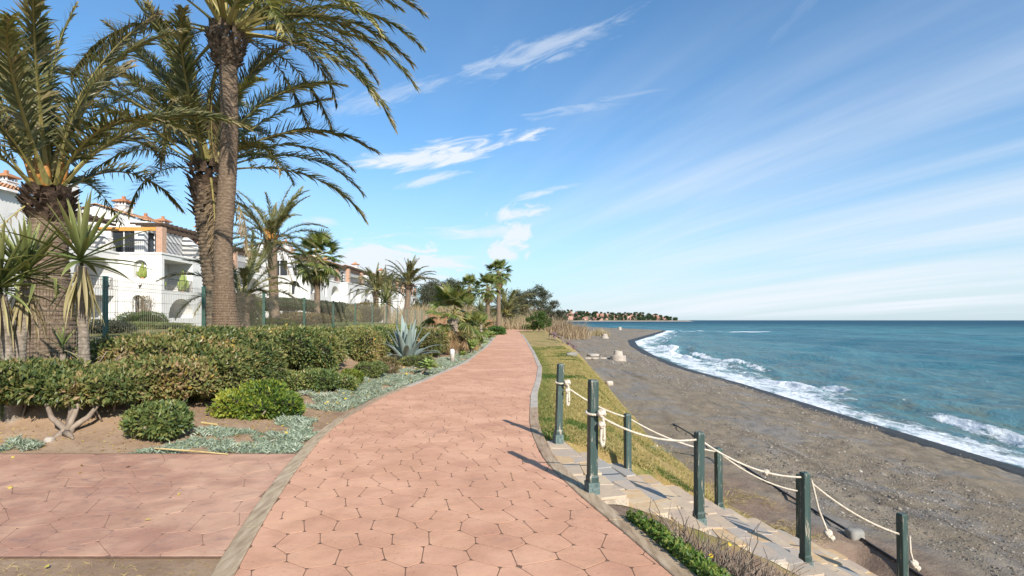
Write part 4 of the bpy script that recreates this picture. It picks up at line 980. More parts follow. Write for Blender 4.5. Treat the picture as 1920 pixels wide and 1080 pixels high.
# ---- rosette succulents near the path
def succ_leaf(L, w):
    n = 7; V = []; F = []
    for i in range(n):
        t = i/(n-1); p = R(80)-R(45)*t; wd = w*(.35+1.0*math.sin(min(1, t*1.15)*math.pi*.72)) if t < .98 else .004
        x = L*t*.75; z = L*(t*.75-.28*t*t); V += [(x, -wd, z+.25*wd), (x, 0, z-.012), (x, wd, z+.25*wd), (x, 0, z+.012)]
    F = [(i*4+j, i*4+(j+1) % 4, (i+1)*4+(j+1) % 4, (i+1)*4+j) for i in range(n-1) for j in range(4)]
    return mesh('leaf', V, F, M['aloe'], True)
SL = succ_leaf(.34, .05)
def rosette(label, px, py, stem, n, s, seed, lean=(0, 0)):
    p = ground_at(px, py); t = thing('succulent', label, 'succulent', p); rd = random.Random(seed); top = Vector((lean[0], lean[1], stem))
    b = MB(); b.tube([(0, 0, -.05), (lean[0]*.5, lean[1]*.5, stem*.45), tuple(top)], [.04*s, .035*s, .03*s], 7); b.build('stem', M['wood'], t, True)
    for i in range(n):
        k = i/(n-1); az = i*2.39996; put('leaf', SL, t, top, Euler((0, R(-32+k*72), az)), s*rd.uniform(.85, 1.1)*(.8+.35*k))
    return t
rosette('pale green rosette succulent on a leaning stem at the path edge', 782, 703, .22, 26, 1.15, 1, (.35, -.1))
rosette('upright green succulent in front of the stumpy fan palm', 883, 664, .35, 24, 1.5, 2)
rosette('smaller green succulent right beside the path', 900, 654, .3, 20, 1.6, 3)
rosette('low yellowish succulent behind the white bollard', 868, 670, .1, 16, .9, 4)
rosette('far succulent clump at the path edge', 918, 639, .3, 20, 2.0, 5)

# white bollard light
p = ground_at(848, 680); t = thing('bollard', 'short white bollard light standing in the silver ground cover', 'bollard', p)
b = MB(); b.lathe([(.085, -.05), (.085, .34), (.084, .345)], 16); b.build('bollard_body', M['concrete'], t, True)
b = MB(); b.lathe([(.083, .346), (.083, .44), (.055, .50)], 16); b.build('bollard_cap', M['bollard'], t)

# ---- green mesh fence along the garden
fence = thing('wire_fence', 'green wire mesh fence with green posts between the flower bed and the gardens', 'fence', (FX, 6.3, H(FX, 6.3)))
fo = Vector(fence.location); posts = [6.25+2.93*i for i in range(14)]; TOPZ = 2.29
WX = []
for i, y in enumerate(posts):
    zb = H(FX, y); b = MB(); b.box((FX-.03, y-.03, zb-.3), (FX+.03, y+.03, TOPZ+.05)); b.box((FX-.034, y-.034, TOPZ+.05), (FX+.034, y+.034, TOPZ+.065))
    for zz in (zb+.3, zb+.75, TOPZ-.12): b.box((FX+.03, y-.035, zz), (FX+.045, y+.035, zz+.04))
    b.V = [v-np.array(fo) for v in b.V]; b.build('fence_post', M['fencegreen'], fence)
    if i == len(posts)-1: break
    y1 = posts[i+1]; V = []; F = []
    def wire(p, q, r=.0032):
        k = len(V); p = np.array(p)-np.array(fo); q = np.array(q)-np.array(fo); d = q-p
        a = np.cross(d, (1, 0, .3)); a = a/np.linalg.norm(a)*r; c = np.cross(d, a); c = c/np.linalg.norm(c)*r
        for e in (p, q):
            for an in (0, 2.094, 4.189): V.append(e+a*math.cos(an)+c*math.sin(an))
        for j in range(3): F.append((k+j, k+(j+1) % 3, k+3+(j+1) % 3, k+3+j))
    ny = int((y1-y)/.055); sx = FX+.048; far_ = 1.0 if i < 3 else .8
    for j in range(1, ny):
        yy = y+(y1-y)*j/ny; zb = H(sx, yy)
        wire((sx, yy, zb+.02), (sx, yy, TOPZ-.16), .0030*far_); wire((sx, yy, TOPZ-.16), (sx+.025, yy, TOPZ-.13), .0030*far_); wire((sx+.025, yy, TOPZ-.13), (sx, yy, TOPZ-.10), .0030*far_); wire((sx, yy, TOPZ-.10), (sx, yy, TOPZ+.03), .0030*far_)
    z = TOPZ+.0
    for zz in [TOPZ-.005, TOPZ-.10, TOPZ-.16]+[TOPZ-.16-.2*k for k in range(1, 9)]:
        if zz < min(H(sx, y), H(sx, y1))+.03: continue
        wire((sx+.004, y, zz), (sx+.004, y1, zz), .0036*far_)
    put('wire_panel', mesh('wire_panel', V, F, M['wire']), fence)
# ---------------------------------------------------------------- palms
def frond_mesh(L, p0, p1, nl, ll, seed, dry=False, vup=28, pw=1.35, sway=0.0, bare=.16, broken=0.0):
    """feather leaf: arching midrib along +X with two rows of leaflets"""
    r = np.random.default_rng(seed); n = 26; t = np.linspace(0, 1, n); pit = R(p0)+(R(p1)-R(p0))*t**pw
    X = np.concatenate(([0], np.cumsum(np.cos(pit[:-1])*L/(n-1)))); Z = np.concatenate(([0], np.cumsum(np.sin(pit[:-1])*L/(n-1)))); Yc = sway*t*t*L
    V = []; F = []; mi = []; tint = []
    rad = np.interp(t, [0, .06, .2, 1], [.055, .032, .022, .004])*L/3.5
    for i in range(n):
        T = np.array((math.cos(pit[i]), 0, math.sin(pit[i]))); U = np.array((-T[2], 0, T[0]))
        for a in range(4):
            an = a*math.pi/2; V.append(np.array((X[i], Yc[i], Z[i]))+np.array((0, 1.25, 0))*rad[i]*math.cos(an)+U*rad[i]*.8*math.sin(an)); tint.append(.8)
    for i in range(n-1):
        for a in range(4): F.append((i*4+a, i*4+(a+1) % 4, (i+1)*4+(a+1) % 4, (i+1)*4+a)); mi.append(1)
    for i in range(nl):
        tt = bare+(1-bare)*(i+.5)/nl
        if broken and r.uniform() < broken: continue
        x, y, z, pi_ = np.interp(tt, t, X), np.interp(tt, t, Yc), np.interp(tt, t, Z), np.interp(tt, t, pit)
        T = np.array((math.cos(pi_), 2*sway*tt, math.sin(pi_))); U = np.array((-math.sin(pi_), 0, math.cos(pi_)))
        prof = ll*(math.sin(min(1, (tt-bare)/(1-bare)*1.0+.16)*math.pi*.86)**.6)*(1.0 if tt < .9 else 1-(tt-.9)*3.5)
        for sgn in (-1, 1):
            a = R(58-30*tt+r.normal(0, 8)); v = R(vup+r.normal(0, 17)); l = prof*r.uniform(.82, 1.12)
            D = T*math.cos(a)+(np.array((0, sgn, 0))*math.cos(v)+U*math.sin(v))*math.sin(a); D /= np.linalg.norm(D)
            wv = np.cross(D, U+np.array((0, sgn*.8, 0))); wv /= np.linalg.norm(wv)+1e-9; w = .026*L/3.5*r.uniform(.8, 1.2)
            P = np.array((x, y, z)); m = P+D*l*.5; e = P+D*l+np.array((0, 0, -1))*l*r.uniform(.05, .26)
            k = len(V); V += [P-wv*w*.5, P+wv*w*.5, m+wv*w*.62, m-wv*w*.62, e]
            tv = np.clip(r.normal(.45, .2)+.25*(tt > .9), 0, 1); tint += [tv, tv, tv, tv, min(1, tv+.3)]
            F += [(k, k+1, k+2, k+3), (k+3, k+2, k+4)]; mi += [0, 0]
    return mesh('frond', np.array(V), F, [M['frond_dry' if dry else 'frond'], M['rachis']], False, {'tint': tint}, mi)
DATE = {}
SPEC = [(86, 62), (78, 35), (66, 8), (54, -18), (38, -40), (20, -58), (0, -70), (-25, -82)]
for i, (a, c) in enumerate(SPEC):
    DATE[i] = [frond_mesh(3.6, a+dv, c+dv*1.5, 92, .50, 100+i*7+k, sway=sy) for k, (dv, sy) in enumerate(((0, .10), (-5, -.12), (4, .2)))]
DRYF = [frond_mesh(2.6, -45, -88, 50, .40, 300+i, True, 5, broken=.2, sway=.1*(i-1)) for i in range(3)]
def trunk_mesh(path_pts, rad, rowh, ncell, rough, seed, nth=40, mat=None, saw=1.0):
    """ringed trunk with offset rows of leaf scars"""
    r = np.random.default_rng(seed); P = np.array(path_pts, float); seg = np.linalg.norm(np.diff(P, axis=0), axis=1); s = np.concatenate(([0], np.cumsum(seg)))
    ns = int(s[-1]/rowh*5); ss = np.linspace(0, s[-1], ns); C = np.stack([np.interp(ss, s, P[:, k]) for k in range(3)], 1)
    for k in range(3): C[:, k] = np.convolve(np.pad(C[:, k], 20, mode='edge'), np.ones(41)/41, 'valid')
    rr = np.interp(ss, np.linspace(0, s[-1], len(rad)), rad); th = np.arange(nth)*2*math.pi/nth
    row = np.floor(ss/rowh); ph = ss/rowh-row
    cell = np.abs(np.sin((th[None, :]*ncell/2)+(row[:, None] % 2)*math.pi/2))
    out = ((1-ph)[:, None]**.7*saw*(.35+.65*cell)+.5*(fbm(th[None, :]*2.5+np.zeros((ns, 1)), ss[:, None]*9, seed)-.5))*rough
    Rr = rr[:, None]*(1+out+.06*(fbm(th[None, :]*1.3+0*ss[:, None], ss[:, None]*.8, seed+3)-.5))
    # seam-free noise: blend ends
    Rr[:, -1] = (Rr[:, 0]+Rr[:, -2])/2
    V = C[:, None, :]+np.stack((np.cos(th)[None, :]*Rr, np.sin(th)[None, :]*Rr, np.zeros_like(Rr)), -1)
    n = nth; i = np.arange((ns-1)*n).reshape(ns-1, n); j = np.roll(np.arange(n), -1)
    F = np.stack((i, i[:, j], i[:, j]+n, i+n), -1).reshape(-1, 4)
    return mesh('trunk', V.reshape(-1, 3), F, mat or M['bark'], True)
def boot_mesh():
    V = [(-.5, 0, 0), (.5, 0, 0), (.32, .22, .6), (-.32, .22, .6), (-.5, -.3, 0), (.5, -.3, 0), (.30, .34, .78), (-.30, .34, .78), (0, .12, .0)]
    return mesh('leaf_base', np.array(V), [(0, 1, 2, 3), (4, 7, 6, 5), (0, 3, 7, 4), (1, 5, 6, 2), (3, 2, 6, 7), (0, 4, 5, 1)], M['bark_dark'])
BOOT = boot_mesh()
def boots(t, c, z0, z1, r0, r1, rows, per, size, rd, joined=True):
    b = MB(); Vb = np.array([v.co[:] for v in BOOT.vertices]); Fb = [tuple(p.vertices) for p in BOOT.polygons]
    for i in range(rows):
        k = i/(rows-1); z = z0+(z1-z0)*k; rr = r0+(r1-r0)*math.sin(k*math.pi*.62)
        for j in range(per):
            a = 2*math.pi*(j+.5*(i % 2))/per+rd.uniform(-.12, .12); s = size*rd.uniform(.75, 1.25)
            lean = R(rd.uniform(-5, 50)); W = Vb*np.array((.85, .55, 1.35))*s
            y, zz = W[:, 1]*math.cos(lean)+W[:, 2]*math.sin(lean), -W[:, 1]*math.sin(lean)+W[:, 2]*math.cos(lean)
            ca, sa = math.cos(a-math.pi/2), math.sin(a-math.pi/2); y = y+rr
            b.add(np.stack((c[0]+W[:, 0]*ca-y*sa, c[1]+W[:, 0]*sa+y*ca, z+zz), 1), Fb)
    return tag(b.build('leaf_bases', M['bark_dark'], t), kind='stuff')
def crown(t, c, n, scale, seed, lo=0, hi=7, dry=3, rad=.16, bias=None, extra=()):
    rd = random.Random(seed)
    for i in range(n):
        k = i/(n-1); cls = lo+(hi-lo)*k**1.0; cls = max(lo, min(hi, int(round(cls+rd.uniform(-.45, .45))))); az = i*2.39996+rd.uniform(-.25, .25)
        if bias and cls >= 2 and rd.random() < bias[1]:                   # wind leans the crown
            d = (bias[0]-az+math.pi) % (2*math.pi)-math.pi; az += d*.45
        me = DATE[cls][rd.randrange(3)]; s = scale*rd.uniform(.85, 1.1)*(1.0 if cls > 1 else .9)
        rr = rad*(.3+.7*k)
        put('frond', me, t, (c[0]+rr*math.cos(az), c[1]+rr*math.sin(az), c[2]+.28*scale*(1-k)*1.2), Euler((rd.uniform(-.35, .35), 0, az), 'XYZ'), s)
    for i in range(dry):
        az = rd.uniform(0, 6.28); put('dry_frond', DRYF[i % 3], t, (c[0]+rad*math.cos(az), c[1]+rad*math.sin(az), c[2]-.15*scale), Euler((0, 0, az)), scale*rd.uniform(.8, 1.1))
    for (cls, az, s) in extra: put('frond', DATE[cls][0], t, (c[0]+rad*math.cos(az), c[1]+rad*math.sin(az), c[2]), Euler((0, 0, az)), s)
    # orange sheaths in the heart
def sheaths(t, c, n, L, seed):
    rd = random.Random(seed)
    for i in range(n):
        b = MB(); a = rd.uniform(0, 6.28); tl = rd.uniform(.05, .4); d = Vector((math.cos(a)*tl, math.sin(a)*tl, 1)).normalized(); p = Vector(c)+Vector((math.cos(a)*.12, math.sin(a)*.12, -.05))
        b.tube([p, p+d*L*.5, p+d*L], [.075, .065, .02], 6); b.build('flower_sheath', M['rachis_orange'], t, True)

# tall date palm in front of the fence
pb = Vector((-6.70, 12.6, H(-6.70, 12.6)-.1)); 
tp = at(425, 60, 12.6); L0 = Vector((0, 0, 0)); top = tp-pb
tall = thing('tall_date_palm', 'tallest date palm, slim ringed trunk with a matted swollen base behind the hedge', 'palm tree', pb)
pts = [(0.02, 0, 0), (-.10, 0, 1.2), (-.13, 0, 2.6), (-.02, 0, 4.0), (.03, 0, 5.4), (.0, 0, top.z-1.0), (top.x, 0, top.z-.1)]
put('trunk', trunk_mesh(pts, [.23, .215, .20, .195, .19, .185, .185, .185, .19, .20], .075, 9, .075, 1), tall)
put('root_mantle', trunk_mesh([(0.05, 0, -.1), (-.02, 0, .35), (-.09, 0, .9), (-.11, 0, 1.5), (-.12, 0, 1.75)], [.43, .34, .28, .25, .235, .20], .06, 14, .10, 2, mat=M['fibre']), tall)
boots(tall, (top.x, 0), top.z-.85, top.z-.02, .21, .37, 13, 17, .14, random.Random(3))
crown(tall, (top.x, 0, top.z), 44, 1.16, 11, 0, 6, 1, .30, (R(10), .45), extra=((5, R(8), 1.25), (5, R(-25), 1.2), (4, R(15), 1.3), (6, R(-10), 1.1), (5, R(168), 1.1), (4, R(-5), 1.3), (3, R(25), 1.3), (3, R(-12), 1.3)))
# stout palm behind the fence at the left
pb = Vector((-8.72, 10.0, H(-8.72, 10.0)-.1)); top = at(92, 362, 10.0)-pb
sp = thing('stout_palm', 'stout palm with orange leaf stalks and thick trunk behind the fence at the left', 'palm tree', pb)
put('trunk', trunk_mesh([(.12, 0, 0), (.08, 0, .8), (.0, 0, 1.8), (top.x, 0, top.z-.4)], [.40, .37, .35, .32, .29, .28], .085, 13, .10, 4), sp)
boots(sp, (top.x, 0), top.z-.62, top.z-.02, .25, .37, 12, 20, .14, random.Random(4))
sheaths(sp, (top.x, 0, top.z), 12, .75, 3)
crown(sp, (top.x, 0, top.z), 29, 1.05, 21, 0, 4, 1, .24)
# palm with a dark shaggy trunk right behind the tall one
pb = Vector((-8.1, 14.6, H(-8.1, 14.6)-.1)); top = at(392, 318, 14.6)-pb
bp_ = thing('shaggy_palm', 'dense date palm with a dark shaggy trunk directly behind the tall palm', 'palm tree', pb)
put('trunk', trunk_mesh([(.15, 0, 0), (.05, 0, 1.3), (-.05, 0, 2.4), (top.x, 0, top.z-.2)], [.36, .32, .31, .34, .38, .40], .10, 10, .16, 6, mat=M['bark_dark']), bp_)
boots(bp_, (top.x, 0), top.z-1.3, top.z, .32, .46, 9, 13, .22, random.Random(6))
crown(bp_, (top.x, 0, top.z), 44, 1.14, 31, 0, 5, 5, .3)
def small_palm(label, px, pytop, d, scale, n, seed, lo, hi, tr=.16, lean=.0, name='date_palm', orange=False, base=None):
    c = at(px, pytop, d); pb = Vector((c.x+lean, d, H(c.x+lean, d)-.1)); top = c-pb
    t = thing(name, label, 'palm tree', pb)
    put('trunk', trunk_mesh([(0, 0, 0), (-lean*.3, 0, top.z*.35), (top.x, 0, top.z)], [tr*1.35, tr*1.05, tr, tr, tr*1.1], .12, 8, .07, seed, 18), t)
    boots(t, (top.x, 0), top.z-.45, top.z, tr*1.1, tr*1.6, 4, 9, .2, random.Random(seed))
    crown(t, (top.x, 0, top.z), n, scale, seed, lo, hi, 2, tr)
    if orange: sheaths(t, (top.x, 0, top.z), 9, .9, seed)
    return t
small_palm('drooping date palm with orange fruit stalks behind the fence right of the tall palm', 510, 458, 27, .84, 38, 41, 0, 7, .22, .15, orange=True)
small_palm('grey-green young palm just right of the tall trunk behind the fence', 455, 560, 17.5, .62, 20, 47, 0, 6, .2)
small_palm('pale date palm in front of the white houses, left of a pair', 705, 548, 52, .80, 36, 42, 0, 6, .25)
small_palm('smaller date palm between two others in front of the white houses', 729, 545, 60, .72, 30, 43, 0, 6, .2)
small_palm('dark green date palm with a slim curved trunk by the last white house', 767, 535, 48, .80, 38, 44, 0, 5, .24, -.35)
small_palm('wide low date palm with arching grey fronds near the far end of the path', 948, 590, 95, 1.65, 40, 45, 1, 6, .35)
# washingtonia fan palms
def fan_mesh(Rr, seed, mats, droop=.35, pet=1.0, segs=24, span=230):
    r = np.random.default_rng(seed); V = []; F = []; mi = []; tint = []
    n = 6; pts = [np.array((pet*i/n, 0, -.10*pet*(i/n)**2)) for i in range(n+1)]
    for i, p in enumerate(pts):
        w = .022*(1-.4*i/n)
        for a in range(3): V.append(p+np.array((0, math.cos(a*2.094)*w, math.sin(a*2.094)*w))); tint.append(.7)
    for i in range(n):
        for a in range(3): F.append((i*3+a, i*3+(a+1) % 3, (i+1)*3+(a+1) % 3, (i+1)*3+a)); mi.append(1)
    hub = pts[-1]
    for s in range(segs):
        a = R(-span/2+span*(s+.5)/segs); da = R(span/segs*.55); L = Rr*(1-.22*abs(a)/R(span/2))*r.uniform(.88, 1.06)
        def pt(f, an, lift): return hub+np.array((math.cos(an)*L*f, math.sin(an)*L*f, lift+.10*abs(math.sin(an))*L*f-droop*L*f**2.6*r.uniform(.8, 1.2)))
        k = len(V); up = .03*Rr
        V += [hub, pt(.5, a-da, -up*.4), pt(.5, a, up), pt(.5, a+da, -up*.4), pt(.78, a-da*.55, 0), pt(.78, a+da*.55, 0), pt(1, a, 0)]
        tv = float(np.clip(r.normal(.5, .2), 0, .95)); tint += [tv*.8, tv, tv, tv, tv, tv, min(1, tv+.35)]
        F += [(k, k+1, k+2), (k, k+2, k+3), (k+1, k+4, k+2), (k+2, k+4, k+5), (k+2, k+5, k+3), (k+4, k+6, k+5)]; mi += [0]*6
    return mesh('fan_leaf', np.array(V), F, [M[mats], M['rachis']], False, {'tint': tint}, mi)
FAN = [fan_mesh(.75, 500+i, 'fan', .25+.1*i) for i in range(4)]; FAND = [fan_mesh(.7, 520+i, 'fan_dry', .6, .8, 18, 150) for i in range(3)]
def fan_palm(label, px, pytop, d, scale, n, seed, tr, skirt, hi=75, lean=0.0, shag=False, base_d=None):
    c = at(px, pytop, d); pb = Vector((c.x+lean, d, H(c.x+lean, d)-.08)); top = c-pb; rd = random.Random(seed)
    t = thing('fan_palm', label, 'palm tree', pb)
    put('trunk', trunk_mesh([(0, 0, 0), (top.x*.5, 0, top.z*.5), (top.x, 0, top.z)], [tr*1.3, tr, tr*.95, tr*1.05], .10, 8, .05 if not shag else .16, seed, 18, mat=M['yuccabark' if shag else 'bark']), t)
    for i in range(n):
        k = i/(n-1); az = i*2.39996+rd.uniform(-.3, .3); tl = 82-(82+hi-35)*k+rd.uniform(-8, 8)
        put('fan_leaf', FAN[min(3, int(k*4))], t, (top.x, 0, top.z+.05), Euler((rd.uniform(-.4, .4), R(-tl), az)), scale*rd.uniform(.85, 1.1))
    for i in range(skirt):
        az = rd.uniform(0, 6.28); put('dry_fan_leaf', FAND[i % 3], t, (top.x+.05*math.cos(az), .05*math.sin(az), top.z-.1-rd.uniform(0, .5)*scale), Euler((0, R(rd.uniform(48, 80)), az)), scale*rd.uniform(.75, 1.0))
    return t
fan_palm('fan palm with yellow lower leaves right of the drooping palm', 595, 486, 32, 1.05, 36, 61, .17, 10, 95)
fan_palm('tallest fan palm beside the far end of the path', 935, 512, 74, 1.25, 42, 62, .28, 16, 85)
fan_palm('fan palm with a brown skirt just left of the tallest one', 915, 540, 66, 1.15, 32, 63, .24, 20, 80)
fan_palm('leftmost of the group of fan palms near the path end', 880, 540, 78, 1.25, 34, 64, .28, 14, 85)
fan_palm('short fan palm with shaggy pale trunk and dry skirt in the bed beside the path', 851, 592, 23.2, .88, 22, 65, .17, 34, 70, 0, True)
fan_palm('low fan palm sprouting yellow and brown leaves behind the silver ground cover', 888, 622, 27, .62, 26, 66, .12, 12, 60, 0, True)
# ---- yuccas
def sword_mesh(L, w, bend, seed, mat, fold=0.0):
    n = 9; V = []; F = []; tint = []; p = R(0); x = z = 0.0; rd = random.Random(seed)
    for i in range(n):
        t = i/(n-1); wd = w*(.55+.45*math.sin(min(1, t*2.2)*math.pi/2))*(1-max(0, (t-.45)/.55)**1.8)+.001
        a = -bend*t**2-(fold if t > .55 else 0); V += [(x, -wd, z+wd*.35), (x, 0, z-.004), (x, wd, z+wd*.35)]; tint += [.45+.4*t, .3+.4*t, .45+.5*t]
        x += math.cos(a)*L/(n-1); z += math.sin(a)*L/(n-1)
    for i in range(n-1):
        for j in range(2): F.append((i*3+j, i*3+j+1, (i+1)*3+j+1, (i+1)*3+j))
    return mesh('leaf', V, F, M[mat], True, {'tint': tint})
SW = [sword_mesh(.78, .028, R(4), 1, 'yucca'), sword_mesh(.80, .030, R(18), 2, 'yucca'), sword_mesh(.78, .030, R(40), 3, 'yucca'), sword_mesh(.74, .030, R(15), 4, 'yucca', R(85))]
SWD = [sword_mesh(.60, .019, R(25), 5, 'yucca_dry'), sword_mesh(.64, .018, R(10), 6, 'yucca_dry')]
def yucca(name, label, base, heads, tr, bark='yuccabark'):
    """heads: (offset vector, number of leaves, hanging leaves, scale, seed)"""
    t = thing(name, label, 'yucca', base)
    for off, n, nd, sc, seed in heads:
        rd = random.Random(seed); o = Vector(off)
        put('trunk', trunk_mesh([(0, 0, -.15), (o.x*.35, o.y*.35, o.z*.4), tuple(o)], [tr*1.3, tr, tr*.85], .05, 7, .14, seed, 20, M[bark]), t)
        for i in range(n):
            k = i/(n-1); az = i*2.39996+rd.uniform(-.2, .2); tl = 84-104*k+rd.uniform(-9, 9)
            me = SW[0] if k < .35 else SW[1] if k < .65 else SW[rd.choice((2, 3, 2, 1))]
            put('leaf', me, t, o+Vector((0, 0, .12*(1-k))), Euler((rd.uniform(-.3, .3), R(-tl), az)), sc*rd.uniform(.85, 1.12))
        for i in range(nd):
            az = rd.uniform(0, 6.28); put('dry_leaf', SWD[i % 2], t, o+Vector((.07*math.cos(az), .07*math.sin(az), -.05-rd.uniform(0, .28))), Euler((0, R(rd.uniform(62, 86)), az)), sc*rd.uniform(.8, 1.1))
    return t
b1 = Vector((-6.85, 7.35, H(-6.85, 7.35))); h1 = at(0, 545, 7.2)-b1; h2 = at(48, 520, 7.5)-b1
yucca('yucca', 'bushy yucca with two leafy heads at the left edge of the picture', b1, [(tuple(h1), 52, 22, 1.0, 71), (tuple(h2), 56, 18, 1.02, 72)], .07)
b2 = Vector((-6.32, 7.9, H(-6.32, 7.9))); h3 = at(152, 492, 7.6)-b2
yucca('yucca', 'yucca with stiff spreading leaves and hanging skirt in front of the stout palm', b2, [(tuple(h3), 36, 24, 1.16, 73)], .062)
b3 = at(118, 660, 8.0); b3.z = H(b3.x, b3.y)+.1
yucca('yucca', 'small yucca shoot poking out of the left hedge', b3, [((0, 0, .42), 15, 0, .42, 74)], .04)
b4 = Vector((at(722, 590, 36).x, 36, H(at(722, 590, 36).x, 36)))
yucca('yucca', 'far green spiky yucca in front of the last white houses', b4, [((0, 0, 1.7), 40, 16, 1.6, 75)], .12)
b5 = Vector((at(902, 575, 40).x, 40, H(at(902, 575, 40).x, 40)))
yucca('yucca', 'green spiky yucca between the short fan palm and the path', b5, [((0, 0, 2.1), 40, 12, 1.5, 76)], .1)
# ---------------------------------------------------------------- white terraced houses
G0, F1, F2, TOPW = 1.05, 3.95, 6.88, 9.85
def panel(mb, org, u, n, width, z0, z1, ops, out):
    """wall band with (arched) openings; each opening gets its reveal and a closed recess"""
    org, u, n = np.array(org, float), np.array(u, float), np.array(n, float); zv = np.array((0, 0, 1.0))
    def W(a, z, d=0.0): return org+u*a+zv*z-n*d
    def quad(a0, a1, b0, b1): mb.add([W(a0, b0), W(a1, b0), W(a1, b1), W(a0, b1)], [(0, 1, 2, 3)])
    cur = 0.0
    for o in sorted(ops, key=lambda o: o['u0']):
        u0, u1, a0, a1 = o['u0'], o['u1'], o['z0'], o['z1']
        if u0 > cur: quad(cur, u0, z0, z1)
        if a0 > z0: quad(u0, u1, z0, a0)
        loop = [(u0, a0)]
        if o.get('arch'):
            r = (u1-u0)/2; rise = o.get('rise', r); c = (u0+u1)/2; sp = a1-rise; m = 14
            arc = [(c-r*math.cos(math.pi*k/m), sp+rise*math.sin(math.pi*k/m)) for k in range(m+1)]
            for k in range(m): mb.add([W(*arc[k]), W(*arc[k+1]), W(arc[k+1][0], z1), W(arc[k][0], z1)], [(0, 1, 2, 3)])
            loop += arc
        else:
            if a1 < z1: quad(u0, u1, a1, z1)
            loop += [(u0, a1), (u1, a1)]
        loop.append((u1, a0)); d = o.get('depth', .22); k = len(loop)
        V = [W(*p) for p in loop]+[W(*p, d) for p in loop]
        mb.add(V, [(i, (i+1) % k, (i+1) % k+k, i+k) for i in range(k)])
        cap = [W(*p, d) for p in loop]
        if o.get('kind', 'win') == 'win':
            out.append((cap, u, n, o))
        else:
            mb.add(cap, [tuple(range(k))]); out.append((cap, u, n, o))
        cur = u1
    if cur < width: quad(cur, width, z0, z1)
def railing(parent, p, q, h=.95, step=.14, r=.015):
    p, q = Vector(p), Vector(q); L = (q-p).length; n = max(2, int(L/step)); b = MB(); up = Vector((0, 0, 1))
    b.tube([p+up*h, q+up*h], .022, 5); b.tube([p+up*.1, q+up*.1], .016, 4)
    for i in range(n+1):
        c = p.lerp(q, i/n); b.tube([c+up*(.02 if i in (0, n) else .1), c+up*h], r if 0 < i < n else .02, 4)
    return b.build('railing', M['iron'], parent)
def chimney(parent, x, y, z0, z1, w=.85):
    b = MB(); b.box((x-w/2, y-w/2, z0), (x+w/2, y+w/2, z1-.75)); b.box((x-w/2-.07, y-w/2-.07, z1-.82), (x+w/2+.07, y+w/2+.07, z1-.74))
    for sx in (-1, -.33, .33, 1):
        for sy in (-1, 1):
            b.box((x+sx*w*.42-.05, y+sy*w*.42-.05, z1-.74), (x+sx*w*.42+.05, y+sy*w*.42+.05, z1-.46))
    c = b.build('chimney', M['plaster'], parent)
    b = MB(); e = w/2+.16; b.box((x-e, y-e, z1-.46), (x+e, y+e, z1-.40)); 
    for i in range(5):
        k = e*(1-.2*i); b.box((x-k, y-k, z1-.40+.06*i), (x+k, y+k, z1-.34+.06*i))
    b.box((x-.11, y-.11, z1-.1), (x+.11, y+.11, z1+.10)); b.build('chimney_cap', M['tile'], c)
def tiles(parent, x0, x1, z0, z1, y0, y1, name='roof'):
    """barrel tiles running down the slope from (x1,z1) to the eave (x0,z0)"""
    ncol = int((y1-y0)/.24); V = []; F = []; sl = 6; m = 6; nr = max(4, int(abs(x1-x0)/.42))
    prof = [(k/m, math.sin(math.pi*k/m)) for k in range(m+1)]
    yy = np.array([y0+(c+p[0])*.24 for c in range(ncol) for p in prof]); hh = np.array([p[1]*.075 for c in range(ncol) for p in prof]); n = len(yy)
    for i in range(nr):                    # overlapping courses
        for e in (0, 1):
            f = (i+e)/nr; lift = .035*(1-e)+.0; V += [(x0+(x1-x0)*f, a, z0+(z1-z0)*f+b_+lift) for a, b_ in zip(yy, hh)]
        k = 2*i*n; F += [(k+j, k+n+j, k+n+j+1, k+j+1) for j in range(n-1)]
    o = put(name, mesh(name, np.array(V), F, M['tile'], True), parent); return o
def win(parent, cap, u, n, org):
    P = np.array(cap)-np.array(org); k = len(P); off = np.array(n)*.004
    f = put('window', mesh('window', P+off*0, [tuple(range(k))], M['glass']), parent)
    b = MB(); c = P.mean(0); a0 = (P@np.array(u)).min(); a1 = (P@np.array(u)).max(); z0, z1 = P[:, 2].min(), P[:, 2].max(); base = P[0]-np.array(u)*(P[0]@np.array(u)); base[2] = 0
    def bar(ua, ub, za, zb):
        V = [base+np.array(u)*a+np.array((0, 0, z))+np.array(n)*d for d in (.002, .05) for (a, z) in ((ua, za), (ub, za), (ub, zb), (ua, zb))]
        b.add(V, [(0,3,2,1),(4,5,6,7),(0,1,5,4),(1,2,6,5),(2,3,7,6),(3,0,4,7)])
    m = (a0+a1)/2; bar(m-.03, m+.03, z0, z1); bar(a0, a0+.06, z0, z0+(z1-z0)*.72); bar(a1-.06, a1, z0, z0+(z1-z0)*.72); bar(a0+.06, m-.03, z0, z0+.06); bar(m+.03, a1-.06, z0, z0+.06)
    b.build('frame', M['frame'], f)
